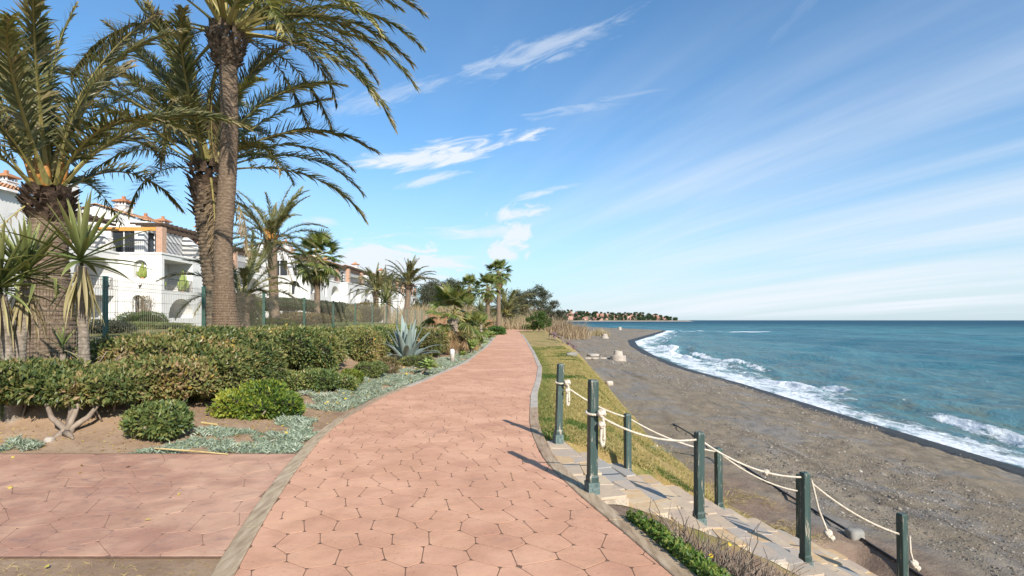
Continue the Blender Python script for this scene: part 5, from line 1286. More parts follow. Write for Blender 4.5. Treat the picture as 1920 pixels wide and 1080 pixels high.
def house(label, XF, Y0, Y1, XS, south, east, ch, pil, pergola=True, upper=True, top=F2, dx=2.7, orange=False, uy=1.9):
    """a unit that projects to x = XF, front faces +X, its free end wall faces -Y"""
    o = Vector((XF, Y0, G0)); t = thing('apartment_house', label, 'house', o); org = np.array(o); wins = []
    def L(p): return np.array(p, float)-org
    zs = [(G0-.7, F1), (F1, top)] if top > F1 else [(G0-.7, top)]
    mb = MB(); ws = XF-XS
    for fl, (z0, z1) in enumerate(zs):
        if ws > .05: panel(mb, L((XS, Y0, 0)), (1, 0, 0), (0, -1, 0), ws, z0, z1, [q for q in south if q['fl'] == fl], wins)
    if ws > .05: mb.build('end_wall', M['plaster'], t)
    mb = MB()
    for fl, (z0, z1) in enumerate(zs): panel(mb, L((XF, Y0, 0)), (0, 1, 0), (1, 0, 0), Y1-Y0, z0, z1, [q for q in east if q['fl'] == fl], wins)
    mb.build('front_wall', M['plaster'], t)
    mb = MB(); mb.add([L((XF, Y1, G0-.7)), L((XF-12, Y1, G0-.7)), L((XF-12, Y1, top)), L((XF, Y1, top))], [(0, 1, 2, 3)]); mb.build('far_wall', M['plaster'], t)
    b = MB(); b.box(tuple(L((XF-12, Y0-.06 if ws > .05 else Y0+.002, top))), tuple(L((XF+.07, Y1, top+.13)))); b.build('terrace_slab', M['plaster'], t)
    for cap, u, n, q in wins:
        if q.get('kind', 'win') == 'win': win(t, cap, u, n, (0, 0, 0))
        if q.get('rail'):
            P = np.array(cap)+np.array(n)*(q['depth']-.06); a = P[0]; c = P[-1]; railing(t, a, c, .95)
    zt = top+.13
    if upper:
        ux = XF-dx; yb = Y0+uy; wl = []; mb = MB()
        panel(mb, L((ux, yb, 0)), (0, 1, 0), (1, 0, 0), Y1-yb, zt, TOPW, [dict(u0=.5, u1=min(2.6, Y1-yb-.4), z0=zt+.02, z1=zt+2.05, depth=.2)]+([dict(u0=3.4, u1=5.2, z0=zt+.02, z1=zt+2.05, depth=.2)] if Y1-yb > 5.6 else []), wl)
        panel(mb, L((ux-8, yb, 0)), (1, 0, 0), (0, -1, 0), 8, zt, TOPW, [dict(u0=5.2, u1=7.2, z0=zt+.02, z1=zt+2.05, depth=.2)], wl)
        # gable above the end wall
        mb.add([L((ux-8, yb, TOPW)), L((ux, yb, TOPW)), L((ux-4, yb, TOPW+1.35))], [(0, 1, 2)])
        mb.build('upper_wall', M['plaster'], t)
        for cap, u, n, q in wl: win(t, cap, u, n, (0, 0, 0))
        # sloping party wall at the far end
        b = MB(); pts = [(XF-.25, zt), (XF-.25, zt+.5), (ux, TOPW-.15), (ux, zt)]
        V = [L((x, y, z)) for y in (Y1-.3, Y1-.02) for x, z in pts]; b.add(V, [(3, 2, 1, 0), (4, 5, 6, 7), (0, 1, 5, 4), (1, 2, 6, 5), (2, 3, 7, 6), (3, 0, 4, 7)]); b.build('party_wall', M['plaster'], t)
        ea = tuple(L((ux+.45, 0, TOPW-.02))); ri = tuple(L((ux-4, 0, TOPW+1.42)))
        tiles(t, ea[0], ri[0], ea[2], ri[2], yb-.25-Y0, Y1-Y0)
        tiles(t, L((ux-8.4, 0, 0))[0], ri[0], ea[2], ri[2], yb-.25-Y0, Y1-Y0)
        b = MB(); b.box(tuple(L((ux+.002, yb-.2, TOPW-.16))), tuple(L((ux+.42, Y1-.01, TOPW-.05)))); b.build('eave_board', M['plaster'], t)
    for (y, w, hgt) in pil:
        b = MB(); b.box(tuple(L((XF-.48, y, zt))), tuple(L((XF+.02, y+w, zt+hgt)))); b.build('brick_pillar', M['brick'], t)
    if pergola:
        ux = XF-dx; b = MB(); zb = zt+2.08
        b.box(tuple(L((XF-.35, Y0+.02, zb))), tuple(L((XF-.20, Y1-.02, zb+.17)))); b.build('pergola_beam', M['beam'], t)
        y = Y0+.25
        while y < Y1-.2:
            b = MB(); V = [L((x, yy, z)) for (x, z) in ((ux, zb+.22), (XF+.35, zb+.172), (XF+.35, zb+.30), (ux, zb+.36)) for yy in (y, y+.10)]
            b.add(V, [(0, 1, 3, 2), (2, 3, 5, 4), (4, 5, 7, 6), (6, 7, 1, 0), (0, 2, 4, 6), (7, 5, 3, 1)]); b.build('pergola_rafter', M['beam'], t); y += .62
        if orange:
            b = MB(); b.box(tuple(L((ux-3.5, Y0+.05, zb-.35))), tuple(L((XF-.5, Y0+.17, zb-.06)))); b.build('orange_beam', M['beam_orange'], t)
    if upper:
        ys = sorted([Y0+.1]+[p_[0] for p_ in pil]+[p_[0]+p_[1] for p_ in pil]+[Y1-.3])
        for a, c in zip(ys[:-1], ys[1:]):
            if c-a > .7 and not any(abs(a-p_[0]) < .01 for p_ in pil): railing(t, L((XF-.08, a, zt)), L((XF-.08, c, zt)))
        if ws > .5: railing(t, L((XS+.2, Y0+.08, zt)), L((XF-.55, Y0+.08, zt)))
    for (x, y, z1, w) in ch: chimney(t, x-XF, y-Y0, TOPW+.2-G0, z1-G0, w)
    return t
def op(fl, u0, u1, z0, z1, arch=False, kind='win', depth=.22, **k): return dict(fl=fl, u0=u0, u1=u1, z0=z0, z1=z1, arch=arch, kind=kind, depth=depth, **k)
h0 = house('white end house with brown shutters, cut off by the left edge of the picture', -30.2, 31.0, 34.6, -40, [op(0, 8.2, 9.6, G0+.9, G0+2.2), op(1, 2, 4, F1+.4, F1+2.3)],
      [op(0, .8, 2.8, G0+.1, G0+2.2, True, 'log', 1.4), op(1, 1, 2.4, F1+.9, F1+2.2)], [], [], False, False, 9.2)
b = MB(); 
for zc in (3.0, 5.4, 7.4):
    b = MB(); b.box((-1.55, -.05, zc-G0), (-.85, -.003, zc-G0+1.55)); b.build('shutter', M['shutter'], h0)
tiles(h0, .55, -4.2, 9.33-G0, 10.9-G0, -.45, 3.7); tiles(h0, -9.4, -4.2, 9.33-G0, 10.9-G0, -.45, 3.7)
b = MB(); b.add([(-9.0, .01, 9.33-G0), (.0, .01, 9.33-G0), (-4.2, .01, 10.85-G0)], [(0, 1, 2)]); b.build('gable', M['plaster'], h0)
h1 = house('white house with a big round-arched loggia, half hidden by the stout palm', -31.4, 37.2, 42.6, -38.0, [op(0, 3.6, 5.2, G0+.5, G0+2.2, True), op(1, 3.4, 4.8, F1+.8, F1+2.2, True)],
      [op(0, .7, 4.9, G0+.75, G0+2.45, False, 'log', 2.2), op(1, 1.0, 4.8, F1+.02, F1+2.5, True, 'log', 2.0, rise=1.5, rail=True)], [(-38.5, 40.6, 12.9, .95), (-36.0, 43.2, 13.3, 1.0)], [(37.25, .75, 2.05)])
h2 = house('white house with cactus in its arched window and brick pillar on the terrace corner', -28.0, 42.6, 50.0, -31.4, [op(0, 1.05, 1.95, G0+.95, G0+2.55, True, 'win', .3), op(1, 1.15, 2.25, F1+.95, F1+2.45, True, 'win', .8)],  # dark pane deep in the upper arch stands for the shaded loggia
      [op(0, .9, 4.3, G0+.72, G0+2.35, True, 'log', 2.2, rise=1.5), op(1, .35, 4.2, F1+.06, F1+2.55, False, 'log', 2.2, rail=True)], [(-34.2, 47.0, 12.4, .95), (-34.0, 49.5, 11.4, .6)], [(42.66, .55, 2.05), (48.6, .5, 2.05)], orange=True)
h3 = house('long recessed white house behind the palm trunks', -29.6, 50.0, 65.0, -29.6, [], [op(0, 1, 3.4, G0+.3, G0+2.3, True, 'log', 2), op(0, 5, 7, G0+.9, G0+2.2), op(0, 9, 12, G0+.3, G0+2.3, True, 'log', 2), op(1, 1, 4, F1+.06, F1+2.4, True, 'log', 2, rail=True, rise=1.2), op(1, 5.5, 7, F1+.9, F1+2.2), op(1, 9, 13, F1+.06, F1+2.45, True, 'log', 2, rail=True, rise=1.3)],
      [(-36, 55, 12.2, .9), (-35.5, 61, 12.6, .9)], [(50.6, .5, 2.05), (57, .5, 2.05)])
h4 = house('white house with plain end wall and small arched window beside the fan palm', -24.7, 65.0, 76.6, -29.6, [op(1, 2.4, 3.7, F1+.75, F1+2.45, True, 'win', .7), op(0, 1.5, 3.2, G0+.3, G0+2.2)],  # upper arch closed by a dark pane that paints in the niche's shade
      [op(1, .5, 3.6, F1+.06, F1+2.55, True, 'log', 2, rail=True), op(1, 5, 6.2, F1+.8, F1+2.2), op(1, 8, 11, F1+.06, F1+2.4, True, 'log', 2, rise=1.2), op(0, 1, 4, G0+.1, G0+2.3, True, 'log', 2), op(0, 6, 8, G0+.8, G0+2.1)],
      [(-30.5, 72, 12.4, 1.0), (-31, 75, 11.8, .8)], [(75.8, .5, 2.05)])
h5 = house('white house with diagonal party wall and brick pillar next to the fan palm', -23.6, 76.6, 92.0, -24.7, [], [op(1, .8, 2.4, F1+.8, F1+2.3, True, 'win', .3), op(1, 4, 6.6, F1+.06, F1+2.5, True, 'log', 2, rise=1.2), op(1, 9, 12, F1+.06, F1+2.5, False, 'log', 2, rail=True), op(0, 1, 3, G0+.3, G0+2.2, True, 'log', 1.5), op(0, 8, 11, G0+.3, G0+2.2, True, 'log', 1.5)],
      [(-29.5, 80, 12.2, .95), (-30, 86, 11.8, .9)], [(77.2, .6, 2.05), (84, .6, 2.05)])
h6 = house('white house with brick terrace pillars behind the pair of pale palms', -22.6, 92.0, 107.0, -23.6, [], [op(1, 1, 3, F1+.06, F1+2.5, True, 'log', 2), op(1, 5, 7, F1+.8, F1+2.3), op(1, 9.5, 12.5, F1+.06, F1+2.5, True, 'log', 2, rise=1.2), op(0, 1, 3.4, G0+.1, G0+2.3, True, 'log', 2), op(0, 9, 12, G0+.1, G0+2.3, True, 'log', 2)],
      [(-28.5, 97, 12.1, .95)], [(92.6, .6, 2.05), (99, .6, 2.05), (105.5, .6, 2.05)])
h7 = house('last white house of the row with a line of brick pillars at its end', -22.0, 107.0, 123.0, -22.6, [], [op(1, 1, 3.4, F1+.06, F1+2.5, True, 'log', 2), op(1, 6, 8.5, F1+.06, F1+2.5, True, 'log', 2), op(1, 11.5, 14.5, F1+.06, F1+2.5, False, 'log', 2, rail=True), op(0, 1, 3.4, G0+.1, G0+2.3, True, 'log', 2), op(0, 11.5, 14, G0+.1, G0+2.3, True, 'log', 2)],
      [(-27.5, 112, 12.4, .95)], [(108, .7, 2.05), (113.5, .7, 2.05), (118, .7, 2.05), (122.2, .7, 2.05)])
# black wall lamp under the arched window, blue cloth on a balcony
b = MB(); b.box((-1.78, -.09, F1+.36-G0), (-1.60, -.003, F1+.44-G0)); b.add([(-1.76, -.12, F1+.36-G0), (-1.52, -.14, F1+.50-G0), (-1.52, -.02, F1+.50-G0), (-1.76, -.02, F1+.36-G0), (-1.70, -.12, F1+.18-G0), (-1.70, -.02, F1+.18-G0)], [(0, 1, 2, 3), (0, 4, 1), (3, 2, 5), (0, 3, 5, 4), (1, 4, 5, 2)]); b.build('wall_lamp', M['iron'], h2)
b = MB(); b.box((.003, 6.9, F1+1.3-G0), (.16, 7.1, F1+1.5-G0)); b.build('wall_lamp', M['iron'], h2)
def cactus(label, x, y, z, h, seed):
    t = thing('potted_cactus', label, 'cactus', (x, y, z)); rd = random.Random(seed); b = MB(); b.lathe([(.11, 0), (.13, .13), (.135, .14)], 10); b.build('pot', M['tile'], t)
    b = MB()
    for dx, hh in ((0, h), (-.22, h*.66), (.22, h*.74), (-.40, h*.46), (.41, h*.52), (.1, h*.5), (-.1, h*.8)):
        b.tube([(dx*.25, 0, .12), (dx, 0, .2+abs(dx)*.5), (dx, 0, hh*.9), (dx, 0, hh)], [.07, .095, .085, .03], 8)
    b.build('cactus_stems', M['aloe'], t, True)
cactus('branching cactus standing in the arched window', -31.4+1.7, 42.6+.28, F1+.95, 1.35, 1)
cactus('tall cactus on the balcony beside the railing, farther end', -28.0-.5, 46.2, F1+.06, 2.0, 2)
cactus('smaller cactus on the balcony beside the railing, nearer end', -28.0-.6, 43.4, F1+.06, 1.4, 3)
# ---- garden plants behind the fence
def gpos(px, d): x = (px-960)/FPX*d; return x, d
def bush(label, px, d, rx, h, lift, mat, seed, dens=500, leaf=.09, name='bush', stems=4, tb=(0, 1)):
    x, y = gpos(px, d); return hedge(name, label, [(x, y, rx, rx*.8, h, lift, 0)], dens, leaf, mat, seed, 'bush', stems, tb=tb)
bush('yellow-green ball-shaped bush behind the tall palm trunk', 448, 19, .78, 1.25, .25, 'hedge_yellow', 81, 900, .07)
bush('dark flat-clipped tree hedge on thin stems behind the drooping palm', 520, 30, 1.9, .62, 1.15, 'hedge_dark', 82, 600, .09, 'clipped_hedge', 6)
bush('dark flat-clipped tree hedge behind the fan palm trunk', 603, 34, 1.4, .62, 1.1, 'hedge_dark', 83, 600, .09, 'clipped_hedge', 6)
bush('brownish garden hedge below the clipped dark one behind the fence', 560, 29, 1.7, .9, .0, 'brownleaf', 84, 420, .09)
bush('large brown-green bush in front of the far white houses', 664, 38, 2.0, 1.7, .0, 'brownleaf', 85, 420, .10)
bush('bushy green shrub left of the large brown one', 635, 35, 1.2, 1.2, .2, 'hedge', 86, 420, .09)
bush('low clipped box hedge below the arched ground floor windows', 265, 34, 3.0, .36, 0, 'hedge', 87, 350, .09, 'clipped_hedge', 0, (0, .7))
bush('flowering shrub against the white wall under the window', 268, 40, 1.4, 1.1, 0, 'green', 88, 350, .10)
bush('grey-leaved shrubs behind the fence left of its first post', 175, 22, 1.3, .5, 0, 'euca', 89, 400, .08)
bush('reddish bougainvillea bush by the far white houses', 686, 44, 1.1, 1.1, .3, 'brownleaf', 90, 350, .10)
bush('low lawn-edge hedge behind the fence at the fan palm', 640, 30, 2.6, .36, 0, 'hedge', 91, 350, .09, 'clipped_hedge', 0, (0, .6))
bush('yellow-leaved low hedge behind the fence by the drooping palm', 505, 24, 1.2, .55, 0, 'hedge_yellow', 92, 500, .08, 'clipped_hedge', 0)
x, y = gpos(240, 40.5); t = thing('wall_creeper', 'brown bare creeper climbing the white wall beside the arched window', 'creeper', (x, 42.2, 1.1)); rd = random.Random(6); b = MB()
for i in range(26):
    p = Vector((rd.uniform(-.3, .3), 0, 0)); d = Vector((rd.uniform(-.2, .2), 0, 1)); pts = [p]
    for k in range(6): d = (d+Vector((rd.uniform(-.35, .35), rd.uniform(-.12, .12), rd.uniform(-.1, .2)))).normalized(); pts.append(pts[-1]+d*.4)
    b.tube(pts, [.03, .025, .02, .016, .012, .008, .004], 4)
tag(b.build('stems', M['wood'], t), kind='stuff')
r_ = np.random.default_rng(3); P = np.stack((r_.normal(0, .3, 500), r_.normal(0, .1, 500), r_.uniform(.6, 2.4, 500)), 1)
put('foliage', leaf_mesh('foliage', P, rand_dirs(500, r_), .11, .07, r_.uniform(0, 1, 500), M['brownleaf'], r_), t)
# ---------------------------------------------------------------- trees and reeds at the far end of the path
def leafy_tree(name, label, px, pyb, d, blobs, n, leaf, mat, seed, tr=.2, group=None, zb=None, cat='tree'):
    """blobs: (dx, dy, z, r) metres from the foot; crown of many small leaves in uneven clumps"""
    r = np.random.default_rng(seed); rd = random.Random(seed); x = (px-960)/FPX*d
    o = Vector((x, d, H(x, d)-.1)); t = thing(name, label, cat, o, group); b = MB(); Ps = []; Ts = []
    tot = sum(q[3]**2 for q in blobs)
    fork = min(q[2] for q in blobs)*.45
    b.tube([(0, 0, 0), (rd.uniform(-.1, .1), 0, fork*.5), (0, 0, fork)], [tr*1.3, tr, tr*.85], 8)
    for (dx, dy, z, rr) in blobs:
        mid = Vector((dx*.4+rd.uniform(-.2, .2), dy*.4, fork+(z-fork)*.5)); b.tube([(0, 0, fork*.9), mid, (dx, dy, z)], [tr*.6, tr*.4, tr*.12], 6)
        k = int(n*rr*rr/tot); nc = max(5, int(16*rr)); C = rand_dirs(nc, r)*(r.uniform(.45, 1.0, nc)*rr)[:, None]*np.array((1, 1, .8))
        for c in C[:10]: b.tube([(dx, dy, z-rr*.3), (dx+c[0], dy+c[1], z+c[2])], [tr*.12, tr*.04], 4, cap=False)
        ci = r.integers(0, nc, k); P = C[ci]+r.normal(0, .17*rr, (k, 3))+np.array((dx, dy, z)); Ps.append(P); Ts.append(np.clip(r.normal(.45, .22, k)+(P[:, 2]-z)/rr*.12+(ci % 5-2)*.06, 0, 1))
    b.build('trunk', M['wood'], t, True); P = np.concatenate(Ps)
    put('crown', leaf_mesh('crown', P, rand_dirs(len(P), r)+np.array((0, 0, -.2)), leaf*r.uniform(.6, 1.3, len(P)), leaf*.42, np.concatenate(Ts), M[mat], r), t)
    return t
leafy_tree('eucalyptus_tree', 'tall open-crowned tree at the far right of the path end, sky through its crown', 1008, 600, 135, [(-2, 0, 9.5, 1.9), (.3, 0, 10.2, 2.0), (2.0, .5, 9.2, 1.7), (-1.0, .5, 7.2, 1.9), (1.2, 0, 6.8, 1.8), (-3.6, 0, 7.4, 1.2), (.2, 0, 4.6, 1.9), (2.8, 0, 5.6, 1.2), (-2.2, 0, 4.6, 1.4)], 9000, .38, 'euca', 1, .3)
leafy_tree('eucalyptus_tree', 'smaller leaning dark tree right of the tall open-crowned one', 1040, 600, 140, [(-.2, 0, 7.4, 1.4), (1.4, 0, 5.2, 1.3), (-1.2, 0, 5.2, 1.4), (2.2, 0, 3.8, 1.1), (.2, 0, 3.2, 1.6)], 5000, .36, 'euca', 2, .25)
far_t = [(795, 112, 7.6, 'leftmost dark tree of the row behind the last white house'), (812, 118, 8.8, 'second dark tree from the last white house'), (830, 116, 9.4, 'middle tree of the dark row behind the short fan palm'), (848, 122, 9.8, 'grey-green tree in the dark row left of the fan palms'), (864, 118, 8.8, 'last tree of the dark row, behind the leftmost far fan palm'), (962, 128, 8.4, 'small dark tree behind the wide low palm'), (978, 150, 9.0, 'brownish tree between the wide low palm and the tall open-crowned tree')]
for i, (px, d, h, lab) in enumerate(far_t):
    rd = random.Random(i); leafy_tree('dark_tree', lab, px, 600, d, [(rd.uniform(-1.4, 1.4), rd.uniform(-1, 1), h*f, rd.uniform(1.3, 1.9)) for f in (.92, .86, .72, .66, .52, .48, .34, .3)], 5200, .36, 'euca' if i < 6 else 'brownleaf', 10+i, .22, 'trees at the far end of the path')
def reeds(label, cells_, n, seed, hgt):
    r = np.random.default_rng(seed); X = []; Y = []
    for (px, d, rx, ry) in cells_: k = int(n/len(cells_)); X.append((px-960)/FPX*d+r.normal(0, rx, k)); Y.append(d+r.normal(0, ry, k))
    x = np.concatenate(X); y = np.concatenate(Y); c = Vector((x[0], y[0], H(x[0], y[0]))); hh = hgt*r.uniform(.5, 1.1, len(x))*(.25+1.5*fbm(x*.5, y*.5, seed, 2))
    D = rand_dirs(len(x), r)*np.array((.32, .32, 0))+np.array((.06, 0, 1))
    return tag(put('reeds', blade_mesh('reeds', np.stack((x, y, height(x, y)-.1), 1), D, hh, .05*hgt/2.5*r.uniform(.6, 1.6, len(x)), r.uniform(0, 1, len(x)), M['reed'], r, .35)), label, 'reeds', kind='stuff')
reeds('stand of tall dry tan reeds at the top of the beach right of the path end', [(1040, 100, 1.6, 3), (1052, 98, 1.6, 3), (1066, 102, 1.5, 3), (1074, 104, 1.0, 2.5), (1030, 110, 1.8, 3), (1018, 112, 1.6, 3), (1044, 99, 1.5, 3)], 9000, 3, 3.5)
reeds('small clump of dry reeds on the beach in front of the bay', [(1130, 118, .7, .5), (1118, 120, 1.0, .5)], 900, 4, 1.8)
reeds('dry reeds behind the fence below the dark trees', [(800, 90, 2.2, 3), (820, 92, 2.2, 3), (842, 94, 2, 3), (780, 92, 2.0, 3), (862, 96, 2, 3)], 8000, 5, 3.2)
reeds('dry undergrowth beyond the wide low palm at the path end', [(965, 92, 1.6, 2), (985, 100, 1.8, 3), (1000, 105, 1.8, 3), (950, 110, 2.5, 3), (925, 110, 2.5, 3)], 7000, 6, 2.6)
leafy_tree('bush', 'dense green bush on bare stems on the lawn near the path end', 1011, 612, 70, [(-.9, 0, 1.7, .75), (.2, 0, 2.2, .85), (1.0, .3, 1.6, .75), (-.1, -.3, 1.3, .8), (.7, -.2, 1.0, .6), (-.7, .2, 1.0, .6)], 4200, .22, 'green', 95, .12, cat='bush')
for i, (px, d, lab) in enumerate(((893, 50, 'green and brown undergrowth left of the far fan palm trunks'), (866, 44, 'brown undergrowth behind the short fan palm'), (932, 58, 'low green plants at the left path edge below the fan palms'), (975, 96, 'green shrub beyond the end of the path'), (990, 88, 'small green shrub by the white lamp post'))):
    x, y = gpos(px, d); hedge('bush', lab, [(x, y, .9, 1.4, .85, .0, 0)], 260, .15, ('hedge', 'brownleaf', 'green', 'hedge_yellow', 'hedge')[i], 100+i, 'bush', 3)
# slim grey-white lamp post
p = ground_at(1008, 616); t = thing('lamp_post', 'slim white post on the paving near the far end of the path', 'post', p); b = MB(); b.lathe([(.11, -.1), (.11, .3), (.06, .34), (.055, 2.0), (.07, 2.02)], 10); b.build('post_shaft', M['bollard'], t, True)
b = MB(); b.lathe([(.09, 2.02), (.14, 2.10), (.14, 2.35), (.05, 2.45)], 10); b.build('lamp_head', M['bollard'], t, True)
# brown board screen and gate among the fan palms
def board_fence(label, px0, px1, d0, d1, h, mat, n):
    a = Vector(((px0-960)/FPX*d0, d0, 0)); c = Vector(((px1-960)/FPX*d1, d1, 0)); t = thing('board_screen', label, 'screen', (a.x, a.y, H(a.x, a.y))); o = Vector(t.location)
    u = (c-a); L = u.length; u = u/L
    for i in range(n):
        p = a+u*L*i/n; b = MB(); w = L/n*.9; q = p+u*w; z = H(p.x, p.y); m = Vector((-u.y, u.x, 0))*.03
        V = [tuple(v+Vector((0, 0, zz))-o) for zz in (z-.1, z+h) for v in (p-m, q-m, q+m, p+m)]; b.add(V, [(0,3,2,1),(4,5,6,7),(0,1,5,4),(1,2,6,5),(2,3,7,6),(3,0,4,7)]); b.build('board', M[mat], t)
board_fence('orange-brown board screen behind the fan palm trunks', 905, 924, 62, 63, 1.5, 'slatfence', 8)
board_fence('low dark brown board screen behind the fence beyond the last house', 793, 838, 58, 60, 1.2, 'slatfence', 18)
# second path branching off to the right at the far end
V = [(1.0, 78, .012), (3.2, 84, .012), (4.6, 100, .012), (3.4, 104, .012), (2.0, 90, .012), (-.5, 86, .012)]
tag(put('branch_path', mesh('branch_path', V, [(0, 1, 2, 3, 4, 5)], M['paver'])), kind='structure')
# low rope barrier with faded violet flowers on the lip of the bank
p0 = ground_at(1022, 640); p1 = ground_at(1052, 645); p2 = ground_at(1078, 650)
t = thing('driftwood_rail', 'low driftwood rail with faded violet flowers on the lip of the grass bank', 'rail', p0); o = Vector(p0); b = MB()
pts = [ground_at(1030, 636), ground_at(1040, 637), ground_at(1055, 644), ground_at(1066, 650), ground_at(1076, 656)]
for a in pts[::2]: b.tube([a-o-Vector((0, 0, .1)), a-o+Vector((0, 0, .5))], .05, 6)
b.tube([a-o+Vector((0, 0, .42)) for a in pts], [.05, .06, .07, .08, .06], 7); b.build('rail_wood', M['wood'], t, True)
r_ = np.random.default_rng(9); P = np.concatenate([np.array(a-o)+r_.normal(0, .13, (120, 3))+np.array((0, 0, .35)) for a in (pts[1], pts[3], pts[4])])
put('flowers', leaf_mesh('flowers', P, rand_dirs(len(P), r_), .09, .06, r_.uniform(0, 1, len(P)), M['petal_violet'], r_), t)

# ---------------------------------------------------------------- things on the beach
def manhole(label, px, py, r0, h0, r1, h1, tilt=0):
    p = ground_at(px, py); t = thing('concrete_well', label, 'well', p-Vector((0, 0, .08))); b = MB(); b.lathe([(r0, -.1), (r0, h0), (r0*.9, h0+.02)], 28); b.build('ring', M['concrete'], t)
    b = MB(); b.lathe([(r1*1.3, h0+.021), (r1*1.22, h0+.15*h1), (r1, h0+h1), (r1*.86, h0+h1+.01), (r1*.84, h0+h1-.1)], 28); b.build('cone', M['concrete'], t)
manhole('grey concrete well with a cone on a wide ring, largest on the beach', 1159, 676, .66, .50, .33, .40)
manhole('smaller half-buried concrete well farther up the beach', 1134, 634, .75, .3, .5, .6)
manhole('farthest pale concrete cone on the beach near the point', 1162, 619, .6, .2, .55, 1.0)
def slab_rock(name, label, px, py, w, d, h, seed, mat='concrete', cat='slab', rz=0.0):
    p = ground_at(px, py); bm = bmesh.new(); bmesh.ops.create_icosphere(bm, subdivisions=3, radius=1); rd = np.random.default_rng(seed)
    for v in bm.verts:
        c = np.array(v.co); k = (np.abs(c)**4).sum()**(-.25); f = 1+(float(fbm(c[0]*1.5+seed, c[1]*1.5+c[2], seed))-.5)*.5; v.co = Vector(c*k*f*np.array((w/2, d/2, h/2)))
    me = bpy.data.meshes.new(name); bm.to_mesh(me); bm.free(); me.materials.append(M[mat]); me.polygons.foreach_set('use_smooth', [True]*len(me.polygons))
    return tag(put(name, me, None, p+Vector((0, 0, h*.25)), (0, 0, rz)), label, cat)
slab_rock('concrete_slab', 'pale broken concrete slab lying left of the largest well', 1112, 667, 1.0, 1.3, .25, 1, rz=.2)
for i, px in enumerate((1103, 1116, 1131, 1143)): slab_rock('concrete_block', ('leftmost', 'second', 'third', 'rightmost')[i]+' of the pale kerb blocks in line with the largest well', px, 673, .62, .3, .16, 5+i, cat='block')
slab_rock('rock', 'rounded grey rock beside the black pipe', 1603, 1008, .22, .2, .17, 11, 'rock', 'rock')
slab_rock('rock', 'white stone on the lip of the grass bank', 1142, 722, .35, .3, .28, 12, 'concrete', 'rock', .5)
slab_rock('rock', 'small white stone on the red earth', 1230, 838, .09, .08, .07, 13, 'concrete', 'rock')
slab_rock('rock', 'dark stone lying at the foot of the far bank', 1072, 667, .5, .3, .2, 14, 'rock', 'rock')
slab_rock('rock', 'pale stone on the soil under the front hedge', 93, 828, .10, .09, .07, 15, 'concrete', 'rock')
# pebbles
def pebbles():
    r = np.random.default_rng(12); n = 150000; y = 5.5+r.uniform(0, 1, n)**1.5*55; x = FOOT(y)+.2+r.uniform(0, 1, n)*(SHORE(y)-FOOT(y)-1.3)
    k = (fbm(x*.62, y*.09, 61)*.75+.25*fbm(x*1.6, y*.8, 62)+r.normal(0, .05, n) > .55) & (x-y*.02 > FOOT(y)+.4+1.2*sm(12, 8, y)); x, y = x[k], y[k]; n = len(x)
    s = .0080*np.exp(r.normal(0, .5, n))*(1+y*.035); C = np.stack((x, y, height(x, y)+s*.25), 1)
    D = np.array([(1, 0, -.3), (-1, 0, -.3), (0, 1, -.3), (0, -1, -.3), (0, 0, .65)], float)
    a = r.uniform(0, 6.28, n); ca, sa = np.cos(a), np.sin(a); el = r.uniform(.6, 1.5, n)
    V = np.empty((n, 5, 3))
    for i, d in enumerate(D): V[:, i, 0] = (d[0]*ca*el-d[1]*sa)*s; V[:, i, 1] = (d[0]*sa*el+d[1]*ca)*s; V[:, i, 2] = d[2]*s
    V += C[:, None, :]+r.normal(0, .12, V.shape)*s[:, None, None]
    f = np.array([(0, 2, 4), (2, 1, 4), (1, 3, 4), (3, 0, 4)]); F = (np.arange(n)[:, None, None]*5+f[None]).reshape(-1, 3)
    tag(put('pebbles', mesh('pebbles', V.reshape(-1, 3), F, M['pebble'], True, {'tint': np.repeat(np.clip(r.normal(.40, .24, n), 0, 1), 5)})), 'grey and white pebbles strewn over the beach sand', 'pebbles', kind='stuff')
pebbles()
# fallen leaves and bits on the paving and soil
r_ = np.random.default_rng(17)
for i, (px, py) in enumerate(((270, 982), (333, 934), (157, 878), (245, 879), (110, 978), (12, 920), (83, 1072), (28, 862), (155, 890))):
    p = ground_at(px, py); q = put('fallen_leaf', leaf_mesh('fallen_leaf', np.array([[0, 0, .024]]), np.array([[1, .3, .12]]), .05, .026, np.array([(.9, .95, .1, .0, .55, .8, .9, .9, .5)[i]]), M['fleck'], r_), None, p, (0, 0, i*1.3))
    tag(q, ('yellow leaf cluster lying in the middle of the side path', 'pale leaf lying on the side path right of centre', 'small dark leaf at the far edge of the side path', 'dark brown leaf on the side path near its far edge', 'orange leaf on the near edge of the side path', 'pale yellow leaf at the left border on the side path', 'pale leaf on the dry soil in front of the side path', 'brown leaf at the far left of the side path', 'tiny leaf on the side path close to the bed')[i], 'leaf')
y = r_.uniform(6.4, 16, 5200); x = PL(y)-KW-r_.uniform(.05, 4.4, 5200); 
tag(put('leaf_litter', leaf_mesh('leaf_litter', np.stack((x, y, height(x, y)+.012), 1), rand_dirs(len(x), r_)*np.array((1, 1, .15)), .035, .012, r_.uniform(0, 1, len(x)), M['fleck'], r_)), 'dry leaf litter and chips scattered on the soil of the bed', 'leaf litter', kind='stuff')
x = r_.uniform(-6, -1.7, 2600); y = r_.uniform(2.0, 3.55, 2600); k = x < PL(y)-KW-.02
tag(put('dry_grass', blade_mesh('dry_grass', np.stack((x[k], y[k], height(x[k], y[k])), 1), rand_dirs(k.sum(), r_)*np.array((1, 1, .2))+np.array((0, 0, .3)), .04, .004, r_.uniform(.5, 1, k.sum()), M['grass'], r_, .3)), 'thin dry grass on the bare soil in front of the side path', 'grass', kind='stuff')
